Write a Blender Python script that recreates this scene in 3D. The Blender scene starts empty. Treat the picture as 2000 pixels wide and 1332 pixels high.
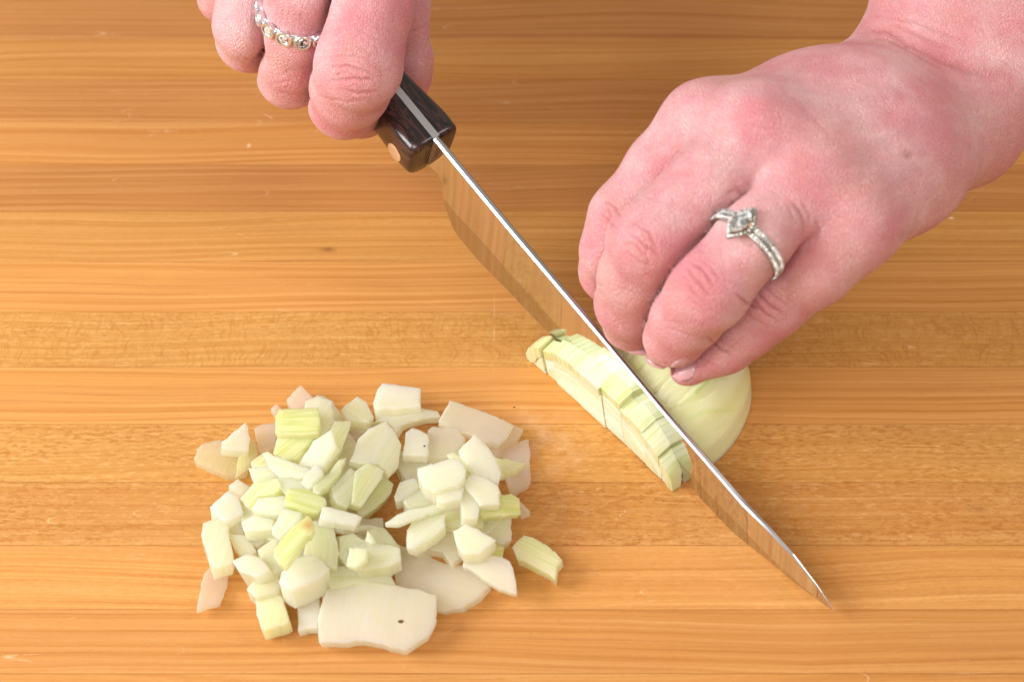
import bpy, bmesh, math, random
import numpy as np
from mathutils import Vector, Matrix, noise
from mathutils.geometry import delaunay_2d_cdt
from mathutils.bvhtree import BVHTree
random.seed(7)
R = math.radians
C = bpy.context.scene.collection
# ---------------------------------------------------------------- camera (lengths below are in cm, scaled to metres at the end)
F = 3600.0; PITCH = R(49.7); DIST = 50.0
sp, cp = math.sin(PITCH), math.cos(PITCH)
CAM = np.array([0, -DIST*cp, DIST*sp]); FW = np.array([0, cp, -sp]); UPV = np.array([0, sp, cp]); RT = np.array([1., 0, 0])
cam = bpy.data.cameras.new('camera'); camo = bpy.data.objects.new('camera', cam); C.objects.link(camo)
cam.lens = 64.8; cam.sensor_width = 36; cam.clip_start = 0.02; cam.clip_end = 50
camo.location = CAM*0.01; camo.rotation_euler = (math.pi/2 - PITCH, 0, 0)
cam.dof.use_dof = True; cam.dof.focus_distance = 0.475; cam.dof.aperture_fstop = 15
bpy.context.scene.camera = camo
# ---------------------------------------------------------------- world and lamps
W = bpy.data.worlds.new('World'); bpy.context.scene.world = W; W.use_nodes = True
bg = W.node_tree.nodes['Background']; bg.inputs[0].default_value = (1.0, 0.93, 0.84, 1); bg.inputs[1].default_value = 0.36
def area(name, loc, target, sx, sy, power, col):
    l = bpy.data.lights.new(name, 'AREA'); l.shape = 'RECTANGLE'; l.size = sx; l.size_y = sy; l.energy = power; l.color = col
    o = bpy.data.objects.new(name, l); C.objects.link(o); o.location = loc
    o.rotation_euler = (Vector(target)-Vector(loc)).to_track_quat('-Z', 'Y').to_euler(); return o
area('softbox_key', (-0.60, -0.16, 0.43), (0.0, 0.0, 0.03), 0.42, 0.42, 6.6, (0.95, 0.975, 1.0))
area('softbox_fill', (-0.22, -0.72, 0.85), (0, 0, 0.02), 0.6, 0.5, 5.6, (1.0, 0.95, 0.90))
area('softbox_side', (0.62, -0.08, 0.72), (0.05, -0.02, 0.02), 0.34, 0.34, 1.8, (1.0, 0.95, 0.90))
vs = bpy.context.scene.view_settings; vs.view_transform = 'Standard'; vs.look = 'None'; vs.exposure = 0.13; vs.gamma = 1
bpy.context.scene.display_settings.display_device = 'sRGB'
# ---------------------------------------------------------------- projection helpers
def ray(x, y): return FW + RT*((x-1000)/F) + UPV*((666-y)/F)
def U(x, y, z=0.0):
    d = ray(x, y); return CAM + d*((z-CAM[2])/d[2])
def onplane(x, y, p0, n):
    d = ray(x, y); return CAM + d*(((p0-CAM)@n)/(d@n))
def projv(P):
    Q = P-CAM; w = Q@FW
    return np.stack([1000+F*(Q@RT)/w, 666-F*(Q@UPV)/w], -1)
def nrm(v): v = np.asarray(v, float); return v/np.linalg.norm(v)
# ---------------------------------------------------------------- object helpers
def mesh(name, V, Fc, mat=None, smooth=True, sharp=None):
    me = bpy.data.meshes.new(name); me.from_pydata([tuple(map(float, v)) for v in V], [], [tuple(f) for f in Fc]); me.update()
    if smooth: me.polygons.foreach_set('use_smooth', [True]*len(me.polygons))
    if sharp is not None: me.set_sharp_from_angle(angle=R(sharp))
    if mat: me.materials.append(mat)
    return me
def link(name, me, parent=None, loc=None):
    o = bpy.data.objects.new(name, me); C.objects.link(o)
    if loc is not None:
        me.transform(Matrix.Translation(-Vector(loc))); o.location = Vector(loc)
    if parent is not None:
        o.location = o.location - Vector(world_loc(parent)); o.parent = parent
    return o
def world_loc(o):
    v = o.location.copy()
    while o.parent: o = o.parent; v = v + o.location
    return v
def empty(name, loc):
    o = bpy.data.objects.new(name, None); C.objects.link(o); o.location = Vector(loc); o.empty_display_size = 0.01; return o
def tag(o, label, cat, group=None, kind=None):
    o['label'] = label
    if cat: o['category'] = cat
    if group: o['group'] = group
    if kind: o['kind'] = kind
    return o
def fix_normals(me):
    bm = bmesh.new(); bm.from_mesh(me); bmesh.ops.recalc_face_normals(bm, faces=bm.faces); bm.to_mesh(me); bm.free()
# ---------------------------------------------------------------- node helpers
class NT:
    def __init__(s, name):
        s.m = bpy.data.materials.new(name); s.m.use_nodes = True; s.t = s.m.node_tree
        s.b = s.t.nodes['Principled BSDF']
    def n(s, ty, **kw):
        nd = s.t.nodes.new(ty)
        for k, v in kw.items(): setattr(nd, k, v)
        return nd
    def l(s, a, b): s.t.links.new(a, b)
    def set(s, nd, i, v):
        if hasattr(v, 'is_linked') or hasattr(v, 'links'): s.l(v, nd.inputs[i])
        else: nd.inputs[i].default_value = v
    def math(s, op, a, b=0.5, c=None, clamp=False):
        nd = s.n('ShaderNodeMath', operation=op, use_clamp=clamp); s.set(nd, 0, a); s.set(nd, 1, b)
        if c is not None: s.set(nd, 2, c)
        return nd.outputs[0]
    def mix(s, f, a, b, mode='MIX'):
        nd = s.n('ShaderNodeMix', data_type='RGBA', blend_type=mode); s.set(nd, 0, f)
        s.set(nd, 6, a if not isinstance(a, tuple) else (*a, 1)); s.set(nd, 7, b if not isinstance(b, tuple) else (*b, 1)); return nd.outputs[2]
    def ramp(s, f, stops, interp='LINEAR'):
        nd = s.n('ShaderNodeValToRGB'); nd.color_ramp.interpolation = interp; s.l(f, nd.inputs[0]); e = nd.color_ramp.elements
        while len(e) < len(stops): e.new(0.5)
        for i, (p, c) in enumerate(stops):
            e[i].position = p; e[i].color = (*c, 1) if isinstance(c, tuple) else (c, c, c, 1)
        return nd.outputs[0]
    def mp(s, v, scale=(1, 1, 1), loc=(0, 0, 0), rot=(0, 0, 0)):
        nd = s.n('ShaderNodeMapping'); s.l(v, nd.inputs[0]); nd.inputs['Scale'].default_value = scale
        nd.inputs['Location'].default_value = loc; nd.inputs['Rotation'].default_value = rot; return nd.outputs[0]
    def noise(s, v, sc=1.0, det=2.0, ro=0.5, dist=0.0):
        nd = s.n('ShaderNodeTexNoise'); s.l(v, nd.inputs['Vector']); nd.inputs['Scale'].default_value = sc
        nd.inputs['Detail'].default_value = det; nd.inputs['Roughness'].default_value = ro; nd.inputs['Distortion'].default_value = dist
        return nd.outputs['Fac']
    def attr(s, name, ty='OBJECT', out='Fac'):
        return s.n('ShaderNodeAttribute', attribute_type=ty, attribute_name=name).outputs[out]
    def bump(s, h, st=0.3, dist=0.001, prev=None):
        nd = s.n('ShaderNodeBump'); nd.inputs['Strength'].default_value = st; nd.inputs['Distance'].default_value = dist
        s.l(h, nd.inputs['Height'])
        if prev is not None: s.l(prev, nd.inputs['Normal'])
        return nd.outputs[0]
def simple(name, col, rough=0.4, metal=0.0, **kw):
    t = NT(name); t.b.inputs['Base Color'].default_value = (*col, 1); t.b.inputs['Roughness'].default_value = rough; t.b.inputs['Metallic'].default_value = metal
    for k, v in kw.items(): t.b.inputs[k].default_value = v
    return t
# ---------------------------------------------------------------- materials
def wood_material():
    t = NT('cherry_strip_wood'); tc = t.n('ShaderNodeTexCoord').outputs['Object']
    base = t.mp(tc, (100, 100, 100))
    seed = t.attr('seed')
    off = t.n('ShaderNodeCombineXYZ'); t.l(t.math('MULTIPLY', seed, 53.0), off.inputs[0]); t.l(t.math('MULTIPLY', seed, 17.3), off.inputs[2])
    va = t.n('ShaderNodeVectorMath', operation='ADD'); t.l(base, va.inputs[0]); t.l(off.outputs[0], va.inputs[1]); v = va.outputs[0]
    # slow sideways drift of the growth rings
    w1 = t.noise(t.mp(v, (0.055, 0.18, 0.3)), 1, 2, 0.45)
    w2 = t.noise(t.mp(v, (0.9, 1.4, 1)), 1, 2, 0.5)
    sx = t.n('ShaderNodeSeparateXYZ'); t.l(v, sx.inputs[0])
    y = t.math('MULTIPLY_ADD', w1, 1.7, sx.outputs[1]); y = t.math('MULTIPLY_ADD', w2, 0.045, y)
    cv = t.n('ShaderNodeCombineXYZ'); t.l(t.math('MULTIPLY', sx.outputs[0], 0.02), cv.inputs[0]); t.l(y, cv.inputs[1]); t.l(t.math('MULTIPLY', seed, 9.0), cv.inputs[2])
    ring = t.noise(t.mp(cv.outputs[0], (1, 4.6, 1)), 1, 4, 0.65)
    fine = t.noise(t.mp(cv.outputs[0], (6, 17, 1)), 1, 4, 0.7)
    ph = t.math('MULTIPLY_ADD', t.noise(t.mp(cv.outputs[0], (1, 1.1, 1), (3, 5, 1)), 1, 1, 0.4), 3.4, t.math('MULTIPLY', y, 3.3))
    line = t.ramp(t.math('FRACT', ph), [(0.0, 1.0), (0.10, 0.5), (0.32, 0.0), (0.82, 0.10), (0.93, 0.6), (1.0, 1.0)])
    tone = t.attr('tone'); fleck = t.attr('fleck'); curl = t.attr('curl'); rd = t.attr('redness')
    light = (0.665, 0.346, 0.108); mid = (0.475, 0.192, 0.034); dark = (0.33, 0.105, 0.016)
    col = t.mix(t.ramp(ring, [(0.25, 0.0), (0.78, 0.85)]), light, mid)
    col = t.mix(t.math('MULTIPLY', t.ramp(fine, [(0.42, 0), (0.72, 1)]), 0.42), col, dark)
    lf = t.math('MULTIPLY', line, t.math('SUBTRACT', 0.40, t.math('MULTIPLY', fleck, 0.34)))
    lf = t.math('MULTIPLY', lf, t.ramp(t.noise(t.mp(v, (0.25, 2, 1)), 1, 2), [(0.3, 0.35), (0.6, 1.0)]))
    col = t.mix(lf, col, dark)
    # ray flecks: short dashes
    fl = t.noise(t.mp(v, (4.6, 13.0, 3), rot=(0, 0, 0.22)), 1, 2, 0.6)
    flm = t.math('MULTIPLY', t.ramp(fl, [(0.50, 0), (0.60, 1)]), t.math('MULTIPLY', fleck, 0.55))
    flm = t.math('MULTIPLY', flm, t.ramp(t.noise(t.mp(v, (0.25, 1.1, 1)), 1, 2), [(0.36, 0.25), (0.6, 1.0)]))
    col = t.mix(flm, col, (0.37, 0.125, 0.020))
    fh = t.ramp(t.noise(t.mp(v, (3.4, 10.0, 3), (7, 3, 1), (0, 0, 0.3)), 1, 2, 0.6), [(0.55, 0), (0.72, 1)])
    col = t.mix(t.math('MULTIPLY', fh, t.math('MULTIPLY', fleck, 0.35)), col, (0.80, 0.47, 0.20))
    # curl: wavy cross figure
    cy = t.noise(t.mp(v, (0.35, 1.3, 1)), 1, 2, 0.5)
    cx = t.n('ShaderNodeCombineXYZ'); t.l(t.math('MULTIPLY_ADD', cy, 1.1, sx.outputs[0]), cx.inputs[0]); t.l(t.math('MULTIPLY', sx.outputs[1], 0.85), cx.inputs[1])
    cn = t.noise(t.mp(cx.outputs[0], (12, 1.4, 1)), 1, 3, 0.6)
    cm = t.math('MULTIPLY', t.ramp(cn, [(0.50, 0), (0.68, 1)]), t.math('MULTIPLY', curl, 0.60))
    col = t.mix(cm, col, (0.43, 0.165, 0.038))
    # whole-board drift and plank tone
    wp = t.mp(t.n('ShaderNodeNewGeometry').outputs['Position'], (100, 100, 100))
    dr = t.noise(t.mp(wp, (0.08, 0.12, 1)), 1, 2)
    hs = t.n('ShaderNodeHueSaturation'); t.l(col, hs.inputs['Color'])
    t.l(t.math('MULTIPLY', tone, t.math('MULTIPLY_ADD', dr, 0.30, 0.85)), hs.inputs['Value'])
    t.l(t.math('SUBTRACT', 0.5, t.math('MULTIPLY', rd, 0.010)), hs.inputs['Hue'])
    col = hs.outputs[0]
    # knots and pits
    vor = t.n('ShaderNodeTexVoronoi'); t.l(t.mp(v, (0.12, 0.30, 0.3)), vor.inputs[0]); vor.inputs['Scale'].default_value = 1
    kn = t.ramp(vor.outputs['Distance'], [(0.0, 1), (0.018, 0.8), (0.05, 0)])
    col = t.mix(t.math('MULTIPLY', kn, 0.45), col, (0.18, 0.06, 0.02))
    # fine pores
    po = t.ramp(t.noise(t.mp(v, (9, 34, 9)), 1, 2, 0.6), [(0.60, 0), (0.75, 1)])
    col = t.mix(t.math('MULTIPLY', po, 0.34), col, (0.33, 0.13, 0.04))
    # cut scratches: thin pale marks at several angles
    scr = None
    for k, (ang, s1, th) in enumerate(((1.35, 0.30, 0.006), (0.95, 0.25, 0.005), (2.1, 0.3, 0.006), (0.25, 0.22, 0.004))):
        sn = t.noise(t.mp(wp, (0.22, 1.5, 1), (k*7.1, k*3.7, k), (0, 0, ang)), 1, 0.0)
        a = t.math('LESS_THAN', t.math('ABSOLUTE', t.math('SUBTRACT', sn, 0.5)), th*0.6)
        ms = t.ramp(t.noise(t.mp(wp, (s1*1.2, s1*1.2, 1), (k*3.1, k*9.7, 0)), 1, 1), [(0.60, 0), (0.68, 1)])
        a = t.math('MULTIPLY', a, ms)
        scr = a if scr is None else t.math('MAXIMUM', scr, a)
    brk = t.ramp(t.noise(wp, 2.2, 3, 0.7), [(0.45, 0), (0.6, 1)])
    scr = t.math('MULTIPLY', scr, brk)
    col = t.mix(t.math('MULTIPLY', scr, 0.38), col, (0.86, 0.62, 0.38))
    ps = t.n('ShaderNodeSeparateXYZ'); t.l(wp, ps.inputs[0])
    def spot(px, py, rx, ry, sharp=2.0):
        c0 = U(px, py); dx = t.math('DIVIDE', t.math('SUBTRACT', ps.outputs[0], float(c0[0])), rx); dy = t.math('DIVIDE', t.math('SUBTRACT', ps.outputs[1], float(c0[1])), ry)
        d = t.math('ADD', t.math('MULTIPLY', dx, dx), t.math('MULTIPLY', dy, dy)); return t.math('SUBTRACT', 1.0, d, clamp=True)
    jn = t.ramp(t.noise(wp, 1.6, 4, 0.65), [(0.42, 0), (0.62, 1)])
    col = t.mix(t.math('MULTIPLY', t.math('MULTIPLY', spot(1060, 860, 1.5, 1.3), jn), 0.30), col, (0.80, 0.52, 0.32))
    col = t.mix(t.math('MULTIPLY', t.math('MULTIPLY', spot(640, 488, .42, .13), jn), 0.7), col, (0.20, 0.08, 0.02))
    col = t.mix(t.math('MULTIPLY', t.math('MULTIPLY', spot(965, 640, .025, 1.9), brk), 0.30), col, (0.85, 0.60, 0.36))
    col = t.mix(t.math('MULTIPLY', spot(1858, 426, .10, .05), 0.8), col, (0.85, 0.62, 0.40)); col = t.mix(t.math('MULTIPLY', spot(486, 285, .07, .12), 0.6), col, (0.85, 0.62, 0.36))
    wet = t.math('MAXIMUM', t.math('MULTIPLY', spot(1010, 960, 2.6, 2.2), jn), t.math('MULTIPLY', spot(700, 1020, 6.2, 5.2), jn))
    t.l(col, t.b.inputs['Base Color'])
    rr = t.math('MULTIPLY_ADD', t.noise(wp, 0.5, 3), 0.16, 0.36); rr = t.math('SUBTRACT', rr, t.math('MULTIPLY', wet, 0.22)); t.l(rr, t.b.inputs['Roughness']); t.l(t.math('MULTIPLY_ADD', wet, 0.3, 0.14), t.b.inputs['Specular IOR Level'])
    t.b.inputs['Specular IOR Level'].default_value = 0.14
    h = t.math('ADD', t.math('MULTIPLY', fine, 0.5), t.math('MULTIPLY', fl, 0.5)); h = t.math('SUBTRACT', h, t.math('MULTIPLY', scr, 0.8))
    h = t.math('SUBTRACT', h, t.math('MULTIPLY', po, 0.4))
    t.l(t.bump(h, 0.22, 0.0002), t.b.inputs['Normal'])
    return t.m
WOOD = wood_material()
def skin_material():
    t = NT('skin'); tc = t.n('ShaderNodeTexCoord').outputs['Object']; v = t.mp(tc, (100, 100, 100))
    red = t.attr('red', 'GEOMETRY'); cr = t.attr('crease', 'GEOMETRY'); mole = t.attr('mole', 'GEOMETRY')
    n1 = t.noise(v, 0.55, 4, 0.6); n2 = t.noise(v, 3.2, 4, 0.65); n3 = t.noise(v, 14, 3, 0.6)
    pale = (0.78, 0.465, 0.465); pink = (0.68, 0.275, 0.300); vein = (0.50, 0.30, 0.33); yel = (0.66, 0.38, 0.29)
    col = t.mix(t.ramp(n1, [(0.38, 0), (0.62, 1)]), pale, pink)
    col = t.mix(t.math('MULTIPLY', t.ramp(t.noise(t.mp(v, (1, 1, 1), (5, 2, 9)), 0.45, 2), [(0.5, 0), (0.7, 1)]), 0.45), col, yel)
    col = t.mix(t.math('MULTIPLY', t.ramp(n2, [(0.45, 0), (0.75, 1)]), 0.34), col, (0.66, 0.25, 0.24))
    col = t.mix(t.math('MULTIPLY', t.attr('vein', 'GEOMETRY'), 0.20), col, vein)
    col = t.mix(t.math('MULTIPLY', red, 0.50), col, (0.66, 0.20, 0.21))
    col = t.mix(t.math('MULTIPLY', cr, 0.42), col, (0.47, 0.11, 0.10))
    col = t.mix(t.math('MULTIPLY', mole, 0.6), col, (0.33, 0.10, 0.07))
    col = t.mix(t.math('MULTIPLY', t.ramp(n3, [(0.5, 0), (0.7, 1)]), 0.16), col, (0.84, 0.54, 0.49))
    t.l(col, t.b.inputs['Base Color'])
    b = t.b.inputs
    b['Subsurface Weight'].default_value = 0.55; b['Subsurface Radius'].default_value = (1.0, 0.34, 0.20); b['Subsurface Scale'].default_value = 0.0024

    t.l(t.math('MULTIPLY_ADD', n2, 0.2, 0.36), b['Roughness']); b['Specular IOR Level'].default_value = 0.40
    # skin relief: small polygonal cells and long fine folds
    dv = t.n('ShaderNodeVectorMath', operation='MULTIPLY_ADD'); nz = t.n('ShaderNodeTexNoise'); t.l(v, nz.inputs[0]); nz.inputs['Scale'].default_value = 1.7
    t.l(nz.outputs['Color'], dv.inputs[0]); dv.inputs[1].default_value = (0.35, 0.35, 0.35); t.l(v, dv.inputs[2])
    def cells(sc, w, stretch, rot):
        vo = t.n('ShaderNodeTexVoronoi', feature='DISTANCE_TO_EDGE'); t.l(t.mp(dv.outputs[0], stretch, rot=rot), vo.inputs[0]); vo.inputs['Scale'].default_value = sc
        return t.ramp(vo.outputs[0], [(0.0, 0.0), (w, 1.0)])
    c1 = cells(8.0, 0.14, (1.9, 0.8, 1), (0, 0, 0.9)); c2 = cells(15.0, 0.20, (1, 1.3, 1), (0, 0, -0.6)); c3 = cells(9.0, 0.10, (0.7, 2.0, 1), (0, 0.2, 1.6))
    fo = t.noise(t.mp(dv.outputs[0], (16, 2.2, 6), rot=(0, 0, 0.9)), 1, 3, 0.6)
    h = t.math('ADD', t.math('MULTIPLY', c1, 0.5), t.math('MULTIPLY', c2, 0.35)); h = t.math('ADD', h, t.math('MULTIPLY', c3, 0.3)); h = t.math('ADD', h, t.math('MULTIPLY', fo, 0.5))
    nb = t.bump(h, 0.60, 0.0007)
    nb = t.bump(n3, 0.25, 0.0004, nb)
    col = t.mix(t.math('MULTIPLY', t.math('SUBTRACT', 1.0, c1), 0.22), col, (0.50, 0.15, 0.14)); t.l(col, b['Base Color'])
    t.l(nb, b['Normal']); return t.m
SKIN = skin_material()
def nail_material():
    t = NT('fingernail'); v = t.mp(t.n('ShaderNodeTexCoord').outputs['Object'], (100, 100, 100))
    n1 = t.noise(t.mp(v, (2, 9, 2)), 1, 2)
    t.l(t.mix(n1, (0.55, 0.27, 0.30), (0.68, 0.40, 0.40)), t.b.inputs['Base Color'])
    t.b.inputs['Roughness'].default_value = 0.24; t.b.inputs['Subsurface Weight'].default_value = 0.4; t.b.inputs['Subsurface Scale'].default_value = 0.002
    t.l(t.bump(n1, 0.2, 0.0002), t.b.inputs['Normal']); return t.m
NAIL = nail_material()
def onion_material(name='onion_flesh'):
    t = NT(name); uv = t.n('ShaderNodeUVMap').outputs[0]
    g = t.attr('green'); clear = t.attr('clear'); pink = t.attr('pink'); seed = t.attr('seed')
    off = t.n('ShaderNodeCombineXYZ'); t.l(t.math('MULTIPLY', seed, 31.0), off.inputs[0]); t.l(t.math('MULTIPLY', seed, 13.0), off.inputs[1])
    va = t.n('ShaderNodeVectorMath', operation='ADD'); t.l(uv, va.inputs[0]); t.l(off.outputs[0], va.inputs[1]); v = va.outputs[0]
    bw = t.noise(t.mp(v, (0.5, 1.6, 1)), 1, 3)
    rib = t.attr('rib'); st = t.ramp(t.noise(t.mp(v, (0.22, 5.0, 1)), 1, 2, 0.5), [(0.44, 0), (0.505, 1), (0.56, 0), (1, 0)])
    fine = t.noise(t.mp(v, (0.8, 15, 1)), 1, 3, 0.6)
    white = (0.91, 0.915, 0.82); cream = (0.88, 0.86, 0.67); grn = (0.84, 0.86, 0.34)
    col = t.mix(t.ramp(bw, [(0.3, 0), (0.7, 1)]), white, cream)
    gm = t.math('MULTIPLY', g, t.math('MULTIPLY_ADD', bw, 0.9, 0.30), clamp=True)
    col = t.mix(gm, col, grn)
    col = t.mix(t.math('MULTIPLY', st, t.math('MULTIPLY', rib, t.math('MULTIPLY_ADD', g, 0.62, 0.05))), col, (0.52, 0.64, 0.14))
    col = t.mix(t.math('MULTIPLY', t.ramp(fine, [(0.45, 0), (0.8, 1)]), 0.25), col, (0.95, 0.94, 0.86))
    pm = t.math('MULTIPLY', pink, t.ramp(t.noise(v, 0.8, 3), [(0.35, 0), (0.6, 1)]))
    col = t.mix(t.math('MULTIPLY', pm, 0.5), col, (0.80, 0.60, 0.62))
    tan = t.attr('tan', 'GEOMETRY'); col = t.mix(tan, col, (0.62, 0.34, 0.12)); col = t.mix(t.math('MULTIPLY', t.attr('inner'), t.math('MULTIPLY_ADD', bw, 0.8, 0.4)), col, (0.87, 0.86, 0.62)); col = t.mix(t.math('MULTIPLY', t.attr('streak', 'GEOMETRY'), 0.7), col, (0.46, 0.66, 0.10))
    t.l(col, t.b.inputs['Base Color']); b = t.b.inputs
    t.l(t.math('SUBTRACT', 1.0, t.attr('firm')), b['Subsurface Weight']); b['Subsurface Radius'].default_value = (1.0, 0.9, 0.6); b['Subsurface Scale'].default_value = 0.005
    b['IOR'].default_value = 1.36
    inn = t.math('SUBTRACT', 1.0, t.math('MULTIPLY', t.attr('inner'), 1.4), clamp=True); t.l(t.math('MULTIPLY', inn, 0.7), b['Coat Weight']); t.l(t.math('MULTIPLY', inn, 0.5), b['Specular IOR Level']); b['Coat Roughness'].default_value = 0.06; b['Coat IOR'].default_value = 1.33
    tr = t.n('ShaderNodeBsdfTranslucent'); t.l(t.mix(0.6, col, (1.0, 0.97, 0.84)), tr.inputs[0])
    m1 = t.n('ShaderNodeMixShader'); t.l(t.attr('thin'), m1.inputs[0]); t.l(t.b.outputs[0], m1.inputs[1]); t.l(tr.outputs[0], m1.inputs[2])
    tp = t.n('ShaderNodeBsdfTransparent'); tp.inputs[0].default_value = (1.0, 0.96, 0.86, 1)
    m2 = t.n('ShaderNodeMixShader'); t.l(clear, m2.inputs[0]); t.l(m1.outputs[0], m2.inputs[1]); t.l(tp.outputs[0], m2.inputs[2])
    t.l(m2.outputs[0], t.t.nodes['Material Output'].inputs[0])
    t.l(t.math('MULTIPLY_ADD', fine, 0.25, 0.20), b['Roughness'])
    h = t.math('ADD', fine, t.math('MULTIPLY', t.noise(t.n('ShaderNodeTexCoord').outputs['Object'], 900, 2), 0.5))
    t.l(t.bump(h, 0.45, 0.0004), b['Normal'])
    return t.m
ONION = onion_material()
def steel(name, col, rough, brushed=0.0, dirv=(1, 60, 60)):
    t = simple(name, col, rough, 1.0)
    if brushed:
        v = t.mp(t.n('ShaderNodeTexCoord').outputs['Object'], (100, 100, 100))
        n = t.noise(t.mp(v, dirv), 1, 2); t.l(t.bump(n, brushed, 0.00003), t.b.inputs['Normal'])
        t.l(t.math('MULTIPLY_ADD', t.noise(v, 2, 3), 0.06, rough-0.02), t.b.inputs['Roughness'])
    return t.m
BLADE = steel('mirror_steel', (0.72, 0.725, 0.74), 0.06, 0.14, (14, 14, 1.2))
BEVEL = steel('bevel_steel_dark_reflection', (0.56, 0.555, 0.55), 0.10, 0.10, (14, 14, 1.2))  # ground bevel; its darker reflection is put into the steel colour
SPINE = steel('ground_steel', (0.56, 0.57, 0.59), 0.34)
TANG = steel('tang_steel', (0.62, 0.62, 0.62), 0.42, 0.4, (40, 40, 40))
RIVET = steel('rivet_metal', (0.95, 0.90, 0.84), 0.38)
SILVER = steel('silver', (0.84, 0.85, 0.87), 0.32)
WGOLD = steel('white_gold', (0.50, 0.455, 0.40), 0.28)
def handle_material():
    t = NT('dark_brown_handle'); v = t.mp(t.n('ShaderNodeTexCoord').outputs['Object'], (100, 100, 100), rot=(0, 0, 0.87))
    n = t.noise(t.mp(v, (0.55, 2.4, 1.6)), 1, 3, 0.55, 2.2)
    col = t.ramp(n, [(0.30, (0.006, 0.005, 0.006)), (0.48, (0.020, 0.011, 0.010)), (0.56, (0.075, 0.028, 0.026)), (0.63, (0.010, 0.007, 0.007)), (0.75, (0.03, 0.012, 0.012))])
    t.l(col, t.b.inputs['Base Color']); t.b.inputs['Roughness'].default_value = 0.25; t.b.inputs['Coat Weight'].default_value = 0.3; t.b.inputs['Coat Roughness'].default_value = 0.08
    t.l(t.bump(t.noise(v, 3.0, 3), 0.10, 0.0003), t.b.inputs['Normal']); return t.m
HANDLE = handle_material()
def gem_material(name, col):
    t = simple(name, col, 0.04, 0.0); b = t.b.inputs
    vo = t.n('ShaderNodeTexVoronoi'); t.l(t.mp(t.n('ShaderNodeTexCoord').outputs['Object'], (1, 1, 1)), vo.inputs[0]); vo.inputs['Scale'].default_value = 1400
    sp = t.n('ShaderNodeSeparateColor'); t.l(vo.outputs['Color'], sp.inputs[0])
    t.l(t.mix(t.ramp(sp.outputs[0], [(0.2, 0.0), (0.8, 1.0)]), tuple(c*0.35 for c in col), (0.97, 0.96, 0.93)), b['Base Color'])  # sparkle and inner reflections painted into the base colour as light and dark cells
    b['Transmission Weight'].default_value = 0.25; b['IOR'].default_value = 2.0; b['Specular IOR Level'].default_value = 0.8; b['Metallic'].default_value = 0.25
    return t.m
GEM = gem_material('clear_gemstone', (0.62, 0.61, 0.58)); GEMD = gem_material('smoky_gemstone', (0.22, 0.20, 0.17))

# ================================================================ the board: strips of wood, each a part
board = empty('cutting_board', (0, 0.5, 0))
tag(board, 'large edge-glued strip wood cutting board with a golden brown oiled surface under everything', 'cutting board')
ys = [U(1000, y)[1] for y in (76, 155, 238, 322, 413, 511, 609, 716, 828, 942, 1065, 1190, 1315)]
look = [(0.86, 0.10, 0, .8), (0.99, 0.12, 0, .3), (0.89, 0.10, 0, .8), (1.00, 0.10, 0, .5), (0.83, 0.05, 0, 0.8), (0.96, 0.20, 0.10, 0), (1.03, 0.0, 0, .3), (0.97, 0.70, 1.0, -.3),
        (1.06, 0.0, 0, .2), (0.98, 1.0, 0.10, -.1), (0.93, 1.0, 0.35, .2), (1.06, 0.30, 0, .3), (0.97, 0.12, 0, .5), (1.02, 0.2, 0, .4)]
edges = [ys[0]+1.87*k for k in range(24, 0, -1)] + ys + [ys[-1]-1.87*k for k in range(1, 16)]
i0 = 24
for k in range(len(edges)-1):
    y1, y0 = edges[k], edges[k+1]; g = 0.005; hx = 46.0
    j = k - (i0-1)
    tn = look[j] if 0 <= j < len(look) else (random.uniform(0.82, 1.06), random.choice([0, 0, .2, 1]), 0, random.random()*.6)
    bm = bmesh.new(); bmesh.ops.create_cube(bm, size=1.0)
    bmesh.ops.scale(bm, vec=(2*hx, (y1-y0)-2*g, 4.0), verts=bm.verts)
    bmesh.ops.bevel(bm, geom=[e for e in bm.edges], offset=0.007, segments=2, affect='EDGES')
    me = bpy.data.meshes.new('plank'); bm.to_mesh(me); bm.free(); me.materials.append(WOOD)
    o = link('plank', me, board); o.location = Vector((random.uniform(-2, 2)*0, (y0+y1)/2, -2.0)) - board.location
    o['tone'], o['fleck'], o['curl'], o['redness'] = map(float, tn); o['seed'] = float((k*0.377) % 1 + k*0.13)
# glue core so that the joints are dark lines, not slits
bm = bmesh.new(); bmesh.ops.create_cube(bm, size=1.0); bmesh.ops.scale(bm, vec=(91.6, edges[0]-edges[-1]-0.3, 3.6), verts=bm.verts)
me = bpy.data.meshes.new('glue_joint'); bm.to_mesh(me); bm.free(); me.materials.append(simple('glue', (0.30, 0.12, 0.03), 0.7).m)
o = link('glue_joint', me, board); o.location = Vector((0, (edges[0]+edges[-1])/2, -1.86)) - board.location
# counter below, dark stone
bm = bmesh.new(); bmesh.ops.create_grid(bm, x_segments=1, y_segments=1, size=200)
me = bpy.data.meshes.new('countertop'); bm.to_mesh(me); bm.free(); me.materials.append(simple('counter_stone', (0.30, 0.29, 0.28), 0.4).m)
o = link('countertop', me); o.location = (0, 0, -4.005); tag(o, 'plain grey countertop under the cutting board', None, kind='structure')

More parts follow.
